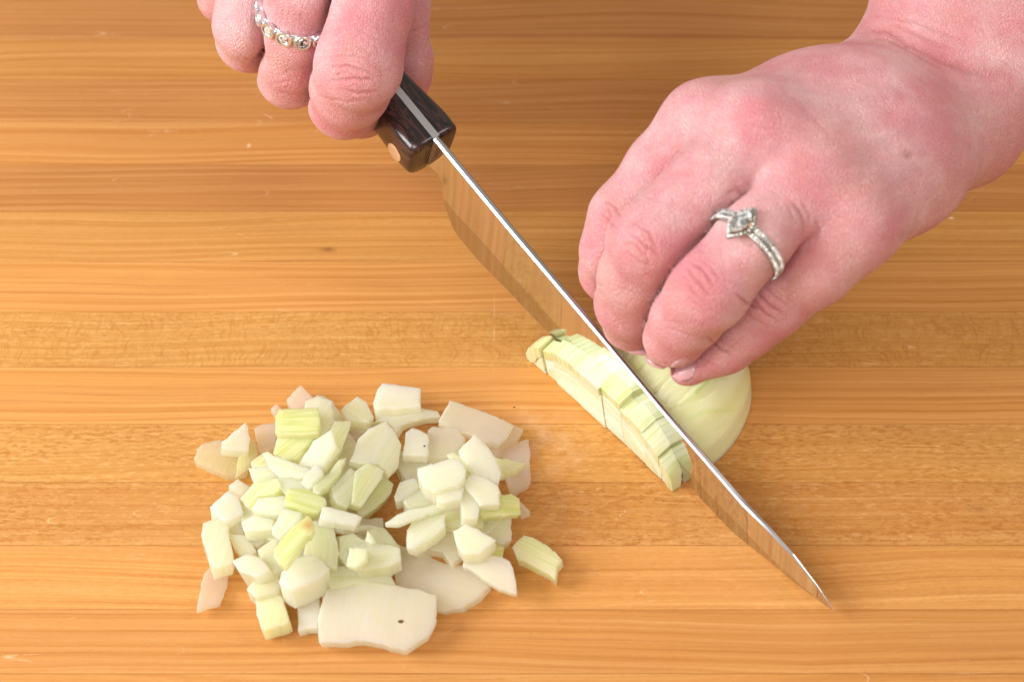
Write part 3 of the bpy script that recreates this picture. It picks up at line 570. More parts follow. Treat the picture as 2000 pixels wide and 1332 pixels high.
 ('small glossy ribbed white nub in the lower middle of the pile', 'D', [(1470,410),(1550,405),(1640,412),(1630,500),(1580,565),(1515,592),(1455,570)], 1.80,.3,.35,1.5,(-.1,-.25),.25,0,.0),
 ('pale filler slab behind the two cloudy blocks', 'D', [(655,420),(820,320),(860,480),(900,600),(800,640),(700,520)], 1.25,.5,.2,.8,(0,-.1),.06,0,.15),
 ('small greenish corner right of the cloudy polygon block', 'D', [(1190,735),(1290,640),(1320,660),(1292,790),(1240,775)], .72,.5,.5,.7,(.1,0),.05,0,.2),
 ('pale green sill behind the largest cloudy piece\'s left corner', 'D', [(1290,600),(1400,575),(1520,595),(1560,640),(1360,712),(1292,760)], 1.00,.5,.45,.1,(0,-.1),.06,0,.15),
 ('layered green wedge left of the pile\'s inner gap', 'B', [(-30,900),(100,820),(242,885),(225,960),(130,1100),(40,1230),(-60,1200)], 1.55,.35,.6,1.1,(.25,-.1),.12,0,.05),
 ('stepped green-yellow underlayer at the edge of the inner gap', 'B', [(225,930),(325,1025),(300,1110),(180,1230),(45,1325),(-20,1290),(60,1180),(140,1060)], 1.05,.55,.6,.9,(.15,-.1),.08,0,.1),
 # inner fill that shows between the top pieces
 ('buried pale chunk under the petals at the pile\'s upper middle', 'P', [(600,850),(680,840),(720,900),(700,960),(620,950),(570,900)], .95,.9,.25,.4,(0,0),.05,0,.1),
 ('buried cream chunk under the left flank of the pile', 'P', [(500,930),(600,940),(640,1010),(560,1060),(480,1040),(460,990)], .95,.9,.3,.2,(0,0),.05,0,.1),
 ('buried clear chunk under the pile\'s lower middle', 'P', [(560,1060),(700,1040),(770,1080),(760,1120),(650,1120),(560,1100)], .85,.8,.2,.1,(0,0),.05,0,.15),
 ('buried yellowish chunk under the right half of the pile', 'P', [(830,930),(960,930),(1000,1000),(950,1040),(850,1030),(800,980)], .95,.9,.3,.1,(0,0),.05,0,.1),
 ('buried white chunk under the pile\'s upper right half', 'P', [(760,880),(880,870),(960,890),(900,930),(800,950)], .75,.7,.1,.3,(0,0),.05,0,.15),
]
for a in PCS:
    lab, vw, pts, z, t, g, ang, tilt, bend, pink, clear = a
    kw = {}
    if 'tan root tip' in lab: kw['tan'] = (1125, 200, 75)
    if lab.startswith('single yellow'): kw['tan'] = (1690, 505, 22)
    piece(lab, vw, pts, z, t, g, ang, (tilt[0]+random.uniform(-.16, .16), tilt[1]+random.uniform(-.16, .16)), bend*1.1, None, pink, min(.55, max(0.0, clear)*1.2), **kw)
# tiny specks and bits on the board and pieces
def bit(label, x, y, z, r, col, cat='speck'):
    bm = bmesh.new(); bmesh.ops.create_icosphere(bm, subdivisions=2, radius=1)
    for v in bm.verts: v.co *= 1+0.35*noise.noise(v.co*2+Vector((x, y, 0)))
    bmesh.ops.scale(bm, vec=(r*1.4, r, r*0.45), verts=bm.verts); me = bpy.data.meshes.new('speck'); bm.to_mesh(me); bm.free()
    me.materials.append(simple('speck_%d' % int(x), col, 0.6).m)
    o = link('speck', me); o.location = U(x, y, z); tag(o, label, cat)
bit('brown speck on the largest cloudy onion piece', 783, 1213, 0.93, 0.05, (0.12, 0.04, 0.01))
bit('tiny black speck on the pale smooth square onion piece', 829, 871, 1.27, 0.022, (0.03, 0.02, 0.02))
bit('tiny black speck on the bare wood between pile and sliced onion', 1004, 795, 0.012, 0.018, (0.05, 0.02, 0.01))

# ================================================================ cut slices on the near side of the blade
def nf(z): return 0.22+0.15*z      # front and back faces of the slice; the back lies against the blade
def nbk(z): return 0.012+0.026*z
S0, SL, HH = -4.66, 2.88, 2.06
def arch(s, k):  # height of layer boundary k
    a = SL-k*0.36; h = HH-k*0.36
    if a <= 0.2 or h <= 0.2: return 0
    q = 1-((s-S0)/a)**2
    return h*(max(q, 0)**0.47)
def slice_block(s0, s1, k0, k1, na, nb_, rnd, dz, dn, ds):
    """one die: between two cuts and two layer boundaries, between two slice faces"""
    g = -0.004; s0 += g; s1 -= g; NS = 5; NN = 4
    V = []; UV = []
    for layer, k in ((0, k0), (1, k1)):
        for i in range(NS):
            s = s0+(s1-s0)*i/(NS-1); z = arch(s, k)
            z = max(z+(0.006 if layer == 0 and k0 else 0), 0.0)
            for j in range(NN):
                f = j/(NN-1); n_ = na(z)*(1-f)+nb_(z)*f; zz = z-(0.34*(n_-0.09) if z > 0.2 else 0)
                cr = 0.02 if (layer == 0 and (j in (0, NN-1) or i in (0, NS-1))) else 0
                V.append(kp(s+ds, n_+dn*(1-f)+(.012 if j == 0 else -.012 if j == NN-1 else 0)*-1, max(zz-cr+dz, 0.012+0.001*j)))
                UV.append((n_*1.0, s))
    Fc = []; ix = lambda l, i, j: l*NS*NN+i*NN+j
    for i in range(NS-1):
        for j in range(NN-1): Fc += [(ix(0, i, j), ix(0, i+1, j), ix(0, i+1, j+1), ix(0, i, j+1)), (ix(1, i, j), ix(1, i, j+1), ix(1, i+1, j+1), ix(1, i+1, j))]
        Fc += [(ix(0, i, 0), ix(1, i, 0), ix(1, i+1, 0), ix(0, i+1, 0)), (ix(0, i, NN-1), ix(0, i+1, NN-1), ix(1, i+1, NN-1), ix(1, i, NN-1))]
    for j in range(NN-1): Fc += [(ix(0, 0, j), ix(0, 0, j+1), ix(1, 0, j+1), ix(1, 0, j)), (ix(0, NS-1, j), ix(1, NS-1, j), ix(1, NS-1, j+1), ix(0, NS-1, j+1))]
    return V, Fc, UV
def make_slice(label, na, nb_, cuts, seed, jit):
    root = empty('onion_slice', kp(S0, 0.3, 0)); tag(root, label, 'onion slice'); rnd = random.Random(seed)
    for c in range(len(cuts)-1):
        s0, s1 = cuts[c], cuts[c+1]; cz, cn, cs = jit[c]
        for k in range(0, 7):
            ztop = max(arch(s0, k), arch(s1, k), arch((s0+s1)/2, k)); 
            if ztop < 0.06: break
            if ztop - 0.0 < 0.12 and k > 0: break
            f = 1 if k < 1 else 0.55
            V, Fc, UV = slice_block(s0, s1, k, k+1 if k < 6 else 9, na, nb_, rnd, cz*f, (cn+rnd.uniform(-.006, .006))*f, cs+rnd.uniform(-.008, .008)*(k > 0))
            me = finish_piece('onion_cube', V, Fc, UV, 0.0, ONION, 35)
            o = link('onion_cube', me, root)
            o['firm'] = 0.80; o['inner'] = rnd.uniform(0.25, 0.85) if k else 0.0; o['green'] = float(rnd.uniform(.65, 1.0) if k == 0 else rnd.uniform(0.05, .85)); o['pink'] = 0.0; o['rib'] = 1.0 if k == 0 else 0.5; o['thin'] = 0.05 if k else 0.15; o['clear'] = 0.0; o['seed'] = rnd.random()
make_slice('slice of cross-cut onion standing in front of the knife blade and mirrored in it', nf, nbk,
           [-7.50, -6.80, -6.40, -5.43, -4.47, -3.80, -3.42, -2.90, -2.33, -1.92], 3,
           [(0, .10, -.06), (-.12, .0, 0), (.03, .05, .0), (.06, .10, .02), (.12, .05, .04), (-.10, .0, .02), (.17, .10, .02), (.12, .12, .02), (.0, .10, .06)])

# ================================================================ the uncut half onion behind the blade
def half_onion():
    V, Fc, UV = [], [], []; NA, NB = 110, 150
    # axis runs along -kn (away from blade); sections are half discs standing on the board
    L = 4.02; base = -0.10
    tan = []
    for i in range(NA):
        f = i/(NA-1); x = f*L                         # distance behind the blade
        rr = math.sqrt(max(0, 1-((x-0.9)/(L-0.9+0.0001))**2)) if x > 0.9 else 1-0.025*((0.9-x)/0.9)**2
        rr = max(rr, 0.012)**0.92
        rs, rz = 2.80*rr, (2.12+0.6*math.sin(min(1, x/1.7)*math.pi/2))*rr
        for j in range(NB):
            a = math.pi*j/(NB-1); lf = 1 if math.cos(a) > 0 else 1-0.34*min(1, x/1.2); s = S0+0.02+rs*math.cos(a)*lf; z = rz*math.sin(a)**(0.94 if lf == 1 else 0.94+1.2*min(1, x/1.0)*abs(math.cos(a)))
            # column cuts run back from the blade; they close before the root end
            cut = 0
            for c in (-6.80, -5.43, -4.47, -3.42, -2.90):
                cut = max(cut, math.exp(-((s-c)/0.028)**2)*(1 if x < 2.3 else max(0, 1-(x-2.3)/0.4)))
            for hz in (0.95, 1.85): cut = max(cut, 0.6*math.exp(-((z-hz)/0.03)**2)*(1 if x < 1.6 else max(0, 1-(x-1.6)/0.4)))
            rib = 0.012*math.sin(a*23+0.6*math.sin(f*5))*(1-f*0.4)+0.03*noise.noise(Vector((a*1.6, f*2, 3)))
            k = 1+rib*0.5
            s = S0+0.02+(s-S0-0.02)*k; z = z*k-0.09*cut*math.sin(a)+0.05*math.sin(math.floor((s+7)*1.02)*2.3)*(1 if x < 2 else max(0, (2.6-x)/.6))
            V.append(kp(s, base-x, max(z, 0.01+0.0005*(j % 2)))); UV.append((x*0.7, a*2.6))
    for i in range(NA-1):
        for j in range(NB-1): Fc.append((i*NB+j, i*NB+j+1, (i+1)*NB+j+1, (i+1)*NB+j))
        Fc.append((i*NB+NB-1, i*NB, (i+1)*NB, (i+1)*NB+NB-1))
    Fc += [tuple(range(NB)), tuple((NA-1)*NB+j for j in range(NB))]
    me = finish_piece('onion_half', V, Fc, UV, 0.0, ONION, 60)
    pxy = projv(np.array(V)); st = np.zeros(len(V))
    for pl, w_, a_ in (([(1360, 766), (1386, 740), (1412, 724)], 5, .9), ([(1395, 742), (1420, 738)], 2.5, .6), ([(1345, 818), (1375, 804), (1432, 802)], 4, .35), ([(1330, 790), (1360, 770)], 4, .3)):
        P = np.array(pl, float)
        for q in range(len(P)-1):
            ab = P[q+1]-P[q]; tt = np.clip(((pxy-P[q])@ab)/(ab@ab), 0, 1); dd = np.linalg.norm(pxy-P[q]-tt[:, None]*ab, axis=1); st = np.maximum(st, a_*np.exp(-(dd/w_)**2))
    at = me.attributes.new('streak', 'FLOAT', 'POINT'); at.data.foreach_set('value', st.astype(np.float32))
    o = link('onion_half', me, loc=kp(S0, -2.2, 0)); o['green'] = 0.85; o['pink'] = 0.0; o['rib'] = 0.10; o['thin'] = 0.02; o['clear'] = 0.0; o['seed'] = 0.37
    tag(o, 'peeled pale green half onion lying cut side down behind the blade, held by curled fingers', 'onion'); return o
half_onion()
# root hairs at the far end
V, Fc = [], []
for k in range(9):
    p = kp(S0+0.15*random.uniform(-1, 1)+1.15, -4.02, 0.55+random.uniform(-.1, .2)); d = nrm(-kn*1.0+ku*random.uniform(-.2, .8)+np.array([0, 0, random.uniform(-.3, .4)]))
    w = np.cross(d, [0, 0, 1])*0.012; b = len(V); V += [p-w, p+w, p+np.array([0, 0, .02]), p+d*random.uniform(.15, .4)]; Fc += [(b, b+1, b+3), (b+1, b+2, b+3), (b+2, b, b+3)]
me = mesh('root_hair', V, Fc, simple('root_hair', (0.50, 0.24, 0.09), 0.7).m)
o = link('root_hair', me, bpy.data.objects['onion_half']); o['kind'] = 'stuff'

# ================================================================ hands: blended capsules polygonised as one skin
def smin(a, b, k):
    h = np.maximum(k-np.abs(a-b), 0)/k; return np.minimum(a, b)-h*h*k*0.25
def seg(X, a, b, ra, rb):
    a = np.asarray(a, np.float32); b = np.asarray(b, np.float32); ab = b-a; L = float(ab@ab)
    px, py, pz = X[0]-a[0], X[1]-a[1], X[2]-a[2]
    t = np.clip((px*ab[0]+py*ab[1]+pz*ab[2])/L, 0, 1)
    return np.sqrt((px-ab[0]*t)**2+(py-ab[1]*t)**2+(pz-ab[2]*t)**2)-(ra+(rb-ra)*t)
def chain(X, J, k):
    d = None
    for (p, r), (q, s) in zip(J[:-1], J[1:]):
        e = seg(X, p, q, r, s); d = e if d is None else smin(d, e, k)
    return d
def surface_nets(f, org, h):
    nx, ny, nz = f.shape; s = f < 0
    cc = np.zeros((nx-1, ny-1, nz-1), np.int8)
    for dx in (0, 1):
        for dy in (0, 1):
            for dz in (0, 1): cc += s[dx:nx-1+dx, dy:ny-1+dy, dz:nz-1+dz]
    act = (cc > 0) & (cc < 8); ii = np.argwhere(act); idx = -np.ones(act.shape, np.int64); idx[act] = np.arange(len(ii))
    acc = np.zeros((len(ii), 3)); cnt = np.zeros(len(ii)); i, j, k = ii.T
    cor = [(a, b, c) for a in (0, 1) for b in (0, 1) for c in (0, 1)]
    for a in cor:
        for ax in range(3):
            if a[ax] == 1: continue
            b = list(a); b[ax] = 1
            fa = f[i+a[0], j+a[1], k+a[2]]; fb = f[i+b[0], j+b[1], k+b[2]]; m = (fa < 0) != (fb < 0)
            t = np.where(m, fa/(np.where(m, fa-fb, 1)), 0)
            p = np.tile(np.array(a, float), (len(ii), 1)); p[:, ax] += t
            acc[m] += p[m]; cnt[m] += 1
    V = (ii+acc/cnt[:, None])*h+org
    Q = []
    for ax in range(3):
        o1, o2 = [(1, 2), (2, 0), (0, 1)][ax]
        sl0 = [slice(None)]*3; sl1 = [slice(None)]*3; sl0[ax] = slice(0, -1); sl1[ax] = slice(1, None)
        A = s[tuple(sl0)]; B = s[tuple(sl1)]; E = np.argwhere(A != B)
        E = E[(E[:, o1] > 0) & (E[:, o2] > 0) & (E[:, o1] < f.shape[o1]-1) & (E[:, o2] < f.shape[o2]-1)]
        def at(d1, d2):
            q = E.copy(); q[:, o1] -= d1; q[:, o2] -= d2; return idx[q[:, 0], q[:, 1], q[:, 2]]
        a, b, c, d = at(1, 1), at(0, 1), at(0, 0), at(1, 0); pos = A[E[:, 0], E[:, 1], E[:, 2]]
        q = np.stack([a, b, c, d], 1); q[~pos] = q[~pos][:, ::-1]; Q.append(q)
    return V, np.concatenate(Q)
def build_hand(name, body, fingers, kb, h, bmin, bmax, creases, reds, veins, moles, parent, label, pads=(), carve=(.40, .40, .40)):
    n = [int((bmax[a]-bmin[a])/h)+1 for a in range(3)]
    ax = [np.arange(n[a], dtype=np.float32)*h+bmin[a] for a in range(3)]
    X = (ax[0][:, None, None], ax[1][None, :, None], ax[2][None, None, :])
    db = None
    for J in body:
        e = chain(X, J, 0.9); db = e if db is None else smin(db, e, 1.2)
    d = db; fs = []
    for J in fingers:
        f0 = chain(X, J, 0.30); fs.append(f0); d = np.minimum(d, smin(db, f0, kb))
    for (a, b), amp in zip(zip(fs[:4], fs[1:4]), carve):
        far = np.clip((db-0.06)/0.35, 0, 1); near = np.clip((0.6-np.maximum(a, b))/0.35, 0, 1)
        d = d+(near*amp*np.exp(-((a-b)/0.13)**2)*far).astype(np.float32)
    V, Q = surface_nets(d, np.array(bmin), h)
    # light relaxing
    me = bpy.data.meshes.new(name); me.vertices.add(len(V)); me.vertices.foreach_set('co', V.astype(np.float32).ravel())
    me.loops.add(len(Q)*4); me.loops.foreach_set('vertex_index', Q.astype(np.int32).ravel()); me.polygons.add(len(Q))
    me.polygons.foreach_set('loop_start', np.arange(0, len(Q)*4, 4, dtype=np.int32)); me.update(calc_edges=True); me.validate()
    o = bpy.data.objects.new(name, me); C.objects.link(o)
    m = o.modifiers.new('s', 'SMOOTH'); m.factor = 0.5; m.iterations = 2
    m = o.modifiers.new('d', 'SUBSURF'); m.levels = 1; m.render_levels = 1
    dg = bpy.context.evaluated_depsgraph_get(); me2 = bpy.data.meshes.new_from_object(o.evaluated_get(dg)); o.modifiers.clear(); o.data = me2; me2.name = name
    bpy.data.meshes.remove(me); me = me2
    nv = len(me.vertices); co = np.zeros(nv*3, np.float32); no = np.zeros(nv*3, np.float32)
    me.vertices.foreach_get('co', co); me.vertices.foreach_get('normal', no); co = co.reshape(-1, 3).astype(float); no = no.reshape(-1, 3).astype(float)
    px = projv(co); vd = CAM-co; vd /= np.linalg.norm(vd, axis=1)[:, None]; fac = np.clip(((no*vd).sum(1)-0.05)/0.25, 0, 1)
    cr = np.zeros(nv); disp = np.zeros(nv)
    rn = random.Random(11)
    for pts, w, dep in creases:
        P = np.array(pts, float); D = np.full(nv, 1e9); 
        lo_ = P.min(0)-30; hi_ = P.max(0)+30; sel = np.where((px[:, 0] > lo_[0]) & (px[:, 0] < hi_[0]) & (px[:, 1] > lo_[1]) & (px[:, 1] < hi_[1]))[0]
        q = px[sel]; wob = np.stack([np.sin(q[:, 1]*0.23+P[0, 0])*0.7, np.sin(q[:, 0]*0.21+P[0, 1])*0.7], 1); q = q+wob
        dd = np.full(len(sel), 1e9); tot = len(P)-1; wt = np.ones(len(sel))
        for i in range(tot):
            a, b = P[i], P[i+1]; ab = b-a; t = np.clip(((q-a)@ab)/(ab@ab), 0, 1); e = np.linalg.norm(q-a-t[:, None]*ab, axis=1)
            m = e < dd; dd[m] = e[m]; wt[m] = 1-(abs((i+t[m])/tot-0.5)*2)**4*0.85
        g = np.exp(-(dd/w)**2)*wt
        ridge = np.exp(-((dd-2.4*w)/(1.3*w))**2)*wt
        disp[sel] += (-dep*1.3*g+dep*0.15*ridge)*fac[sel]; cr[sel] = np.maximum(cr[sel], g*fac[sel]*min(1, dep/0.035))
    def blob(lst):
        a = np.zeros(nv)
        for x, y, r, s in lst: a = np.maximum(a, s*np.exp(-(((px[:, 0]-x)**2+(px[:, 1]-y)**2)/(r*r))))
        return a*fac
    red = blob(reds); mole = blob(moles); vein = np.zeros(nv)
    for pts, w, dep in veins:
        P = np.array(pts, float); dd = np.full(nv, 1e9)
        for i in range(len(P)-1):
            a, b = P[i], P[i+1]; ab = b-a; t = np.clip(((px-a)@ab)/(ab@ab), 0, 1); dd = np.minimum(dd, np.linalg.norm(px-a-t[:, None]*ab, axis=1))
        g = np.exp(-(dd/w)**2)*fac; disp += dep*g; vein = np.maximum(vein, g if dep >= 0 else 0)
    for x, y, r, dep in pads: disp += dep*np.exp(-(((px[:, 0]-x)**2+(px[:, 1]-y)**2)/(r*r)))*fac
    co = co+no*disp[:, None]; me.vertices.foreach_set('co', co.astype(np.float32).ravel())
    for nm_, arr in (('red', red), ('crease', cr), ('mole', mole), ('vein', vein)):
        at = me.attributes.new(nm_, 'FLOAT', 'POINT'); at.data.foreach_set('value', arr.astype(np.float32))
    me.polygons.foreach_set('use_smooth', [True]*len(me.polygons)); me.materials.clear(); me.materials.append(SKIN); me.update()
    o.location = -Vector(world_loc(parent)); o.parent = parent; o['label'] = label
    return o, co, me
def J(*a): return [(U(x, y, z), r) for x, y, z, r in a]
person = empty('person', (0, 12, 0))
tag(person, 'person reaching in with bare hands, one gripping the knife, the other pinning the onion', 'person')
# ---- the hand that holds the onion
LA = J((1378, 248, 7.9, 1.02), (1298, 330, 7.0, .90), (1224, 428, 6.1, .90), (1202, 490, 5.4, .82), (1196, 528, 4.5, .78), (1204, 556, 3.3, .66))
LB = J((1482, 262, 8.6, 1.08), (1383, 358, 8.2, .91), (1270, 472, 7.4, .96), (1242, 540, 6.1, .86), (1230, 592, 5.0, .80), (1230, 632, 3.9, .68))
LC = J((1588, 348, 8.1, 1.04), (1472, 464, 7.9, .86), (1380, 566, 7.0, .94), (1342, 612, 5.9, .86), (1322, 650, 5.0, .78), (1308, 675, 4.1, .60))
LD = J((1664, 436, 7.5, 1.02), (1590, 520, 6.8, .90), (1500, 590, 5.8, .86), (1455, 632, 5.2, .78), (1412, 668, 4.6, .73), (1344, 709, 4.05, .56))
LT = J((1640, 300, 5.6, 1.2), (1500, 420, 4.4, 1.0), (1390, 500, 3.6, .85), (1310, 560, 3.0, .70))
LBODY = [J((1540, 308, 7.9, 1.0), (1700, 262, 7.5, 1.2)), J((1632, 395, 7.4, .95), (1745, 300, 7.2, 1.1)),
         J((1378, 248, 8.0, 1.02), (1560, 212, 7.3, 1.08), (1765, 155, 6.3, 1.30)),
         J((1482, 262, 8.6, 1.08), (1650, 222, 7.7, 1.2), (1810, 168, 6.4, 1.35)),
         J((1588, 348, 8.1, 1.08), (1720, 286, 7.5, 1.2), (1845, 212, 6.3, 1.35)),
         J((1664, 436, 7.5, 1.0), (1765, 340, 7.0, 1.12), (1872, 252, 6.2, 1.30)),
         J((1600, 300, 6.2, 1.1), (1800, 230, 5.6, 1.3)),
         J((1640, 300, 5.6, 1.2), (1790, 210, 5.6, 1.3)),
         J((1805, 160, 6.4, 1.45), (1850, 40, 7.4, 1.75), (1880, -120, 9.0, 2.1), (1920, -420, 12, 2.8)),
         J((1885, 232, 6.2, 1.30), (1985, 80, 7.2, 1.8), (2020, -100, 8.8, 2.3), (2060, -420, 12, 3.0))]
LCR = [([(1180, 393), (1200, 402), (1214, 426)], 3.0, .03), ([(1170, 416), (1190, 430), (1204, 448)], 2.6, .028), ([(1186, 404), (1196, 425), (1192, 450)], 2.2, .02), ([(1196, 452), (1212, 462)], 2, .015),
       ([(1165, 440), (1185, 452)], 2, .015), ([(1148, 545), (1165, 553), (1180, 560)], 2.2, .02), ([(1150, 500), (1175, 508), (1190, 520)], 2.0, .012),
       ([(1220, 444), (1245, 438), (1268, 455), (1284, 486)], 3.0, .034), ([(1230, 456), (1256, 476), (1290, 502)], 3.0, .032), ([(1214, 470), (1240, 478), (1262, 500), (1270, 520)], 2.6, .022),
       ([(1226, 492), (1250, 512), (1276, 520)], 2.6, .02), ([(1250, 448), (1262, 470), (1262, 500)], 2.2, .016), ([(1240, 430), (1275, 445)], 2.2, .015), ([(1205, 560), (1235, 572), (1262, 580)], 2.2, .012), ([(1196, 590), (1230, 602)], 2.2, .010),
       ([(1350, 512), (1374, 528), (1398, 562)], 3.0, .036), ([(1342, 524), (1360, 546), (1388, 578)], 3.0, .034), ([(1332, 548), (1352, 568), (1378, 592)], 2.6, .02), ([(1362, 505), (1388, 520), (1408, 548)], 2.4, .018),
       ([(1328, 534), (1345, 548), (1355, 572)], 2.2, .016), ([(1345, 582), (1372, 600)], 2.2, .014), ([(1300, 640), (1330, 650), (1360, 660)], 2.4, .014), ([(1288, 622), (1318, 630), (1352, 634)], 2.2, .010),
       ([(1440, 574), (1458, 594), (1490, 606)], 3.0, .04), ([(1476, 568), (1500, 594), (1530, 614)], 3.0, .036), ([(1464, 582), (1492, 610), (1518, 628)], 2.6, .028), ([(1450, 606), (1478, 626), (1500, 640)], 2.4, .02),
       ([(1490, 560), (1515, 580), (1538, 600)], 2.4, .018), ([(1382, 658), (1404, 680), (1428, 694)], 2.8, .036), ([(1392, 650), (1412, 668), (1436, 682)], 2.2, .014),
       ([(1550, 396), (1568, 425), (1572, 458)], 4.0, .03), ([(1566, 392), (1580, 420), (1580, 450)], 4.0, .02), ([(1538, 400), (1552, 430)], 3.0, .015), ([(1590, 420), (1600, 450), (1588, 470)], 4, .02),
       ([(1340, 280), (1330, 300), (1312, 320)], 5, .014), ([(1418, 378), (1440, 372), (1450, 384)], 4, .03), ([(1425, 362), (1448, 368)], 3, .015),
       ([(1667, 66), (1700, 55), (1735, 58), (1776, 86), (1840, 116), (1900, 140), (1960, 150)], 9.0, .06), ([(1690, 80), (1735, 76), (1790, 105), (1850, 140)], 4.5, .03),
       ([(1720, 40), (1780, 62), (1850, 95)], 4.5, .022), ([(1700, 30), (1790, 44), (1880, 80)], 4, .016), ([(1560, 205), (1600, 245), (1650, 280)], 5, .008)]
LRED = [(1478, 225, 52, .75), (1395, 235, 50, .5), (1192, 420, 34, .9), (1262, 482, 46, .85), (1370, 560, 46, .85), (1495, 600, 44, .8), (1580, 345, 55, .45), (1650, 440, 60, .4), (1300, 700, 40, .6), (1215, 640, 40, .5), (1600, 520, 70, .7), (1160, 560, 35, .8), (1560, 540, 50, .5), (1860, 130, 60, .35), (1700, 480, 60, .4)]
LVEIN = [([(1640, 230), (1700, 262), (1745, 262), (1800, 300)], 9, .012), ([(1560, 180), (1640, 195), (1720, 215)], 9, .012), ([(1600, 430), (1680, 400), (1760, 350)], 10, .010),
         ([(1430, 175), (1520, 190), (1600, 215), (1700, 240)], 16, .0), ([(1560, 260), (1640, 290), (1730, 330)], 14, .0), ([(1620, 350), (1700, 350), (1790, 330)], 14, .0),
         ([(1500, 225), (1600, 215), (1740, 180)], 20, .02), ([(1600, 330), (1700, 280), (1800, 235)], 20, .018), ([(1535, 290), (1640, 262), (1740, 230)], 20, -.03)]
lh, lco, lme = build_hand('hand', LBODY, [LA, LB, LC, LD, LT], 0.55, 0.075, (1.4, -6.6, 1.6), (19.5, 16.5, 16.0), LCR, LRED, LVEIN, [(1772, 303, 9, 1.0), (1768, 296, 5, .8)], person,
                          'hand with curled fingertips pressing on the onion, diamond rings on one finger', pads=[(1478, 222, 40, .08), (1395, 215, 34, .04)], carve=(.50, .16, .30))
# ---- the hand that grips the knife
RI = J((740, -120, 8.6, 1.18), (724, 10, 8.3, 1.04), (700, 130, 7.4, 1.06), (684, 172, 6.3, .99), (674, 200, 5.2, .93), (705, 212, 4.2, .76), (745, 205, 3.6, .68))
RM = J((610, -150, 8.9, 1.10), (590, -15, 8.4, .90), (580, 62, 7.2, .90), (574, 112, 6.2, .93), (568, 146, 5.4, .86), (610, 150, 4.6, .72), (650, 145, 4.2, .66))
RR = J((505, -160, 8.0, 1.0), (490, -30, 7.7, .84), (484, 50, 7.0, .86), (486, 78, 6.0, .82), (492, 84, 5.3, .76), (540, 90, 4.8, .66))
RP = J((430, -170, 7.4, .9), (436, -50, 7.0, .70), (440, -6, 6.4, .70), (452, 0, 5.4, .64), (490, 10, 5.0, .58))
RTH = J((790, -230, 7.2, 1.35), (785, -80, 6.6, 1.08), (770, 20, 6.0, .90), (772, 60, 5.6, .84), (784, 120, 4.8, .82), (792, 152, 4.3, .72))
RBODY = [J((740, -120, 8.6, 1.15), (760, -330, 9.5, 1.3), (800, -560, 9.5, 1.5)), J((610, -150, 8.4, 1.1), (670, -350, 9.5, 1.3), (770, -570, 9.6, 1.5)),
         J((505, -160, 8.0, 1.0), (600, -350, 9.0, 1.3), (740, -570, 9.3, 1.5)), J((430, -170, 7.4, .9), (540, -350, 8.4, 1.2), (715, -570, 9.0, 1.4)),
         J((790, -230, 7.2, 1.3), (790, -400, 8.2, 1.4), (780, -560, 9.2, 1.4)), J((760, -570, 9.3, 1.9), (820, -800, 11, 2.4), (860, -1050, 13, 3.0))]
RCR = [([(641, 134), (677, 128), (733, 146)], 3.0, .028), ([(648, 158), (690, 155), (733, 157)], 3.2, .032), ([(662, 174), (704, 184), (738, 178)], 2.8, .022), ([(638, 113), (690, 108), (728, 118)], 2.6, .018),
       ([(628, 190), (677, 201), (720, 195)], 2.6, .014), ([(650, 148), (680, 142), (700, 150), (716, 166)], 2.2, .015), ([(640, 168), (655, 150), (668, 140)], 2.0, .012), ([(690, 90), (720, 98)], 2.2, .01),
       ([(528, 166), (560, 160), (596, 166)], 2.6, .014), ([(535, 178), (570, 186), (602, 180)], 2.4, .012), ([(545, 150), (566, 138), (580, 142)], 2.2, .012), ([(556, 130), (572, 155)], 2.0, .010), ([(530, 142), (545, 172)], 2.0, .009),
       ([(455, 100), (478, 112), (500, 124)], 2.4, .014), ([(463, 112), (480, 126)], 2.2, .012), ([(828, 52), (815, 60), (800, 62)], 3, .03), ([(470, 95), (490, 100)], 2, .010)]
for kx in (545, 556, 568, 580, 592): RCR.append(([(kx, 5), (kx-4, 40), (kx-8, 66)], 2.0, .008))
for kx in (478, 486, 494): RCR.append(([(kx, 2), (kx-3, 50)], 2.0, .008))
RRED = [(695, 155, 42, .9), (740, 60, 45, .5), (565, 160, 34, .35), (480, 115, 30, .5), (800, 150, 45, .7), (805, 60, 60, .8), (660, 235, 35, .4), (600, 100, 40, .4), (515, 95, 25, .7)]
rh, rco, rme = build_hand('hand', RBODY, [RI, RM, RR, RP, RTH], 0.7, 0.088, (-10.6, 1.2, 1.8), (2.2, 22.0, 14.5), RCR, RRED, [], [], person,
                          'hand gripping the dark knife handle, fingers wrapped round it, with a stone-set ring on one finger')
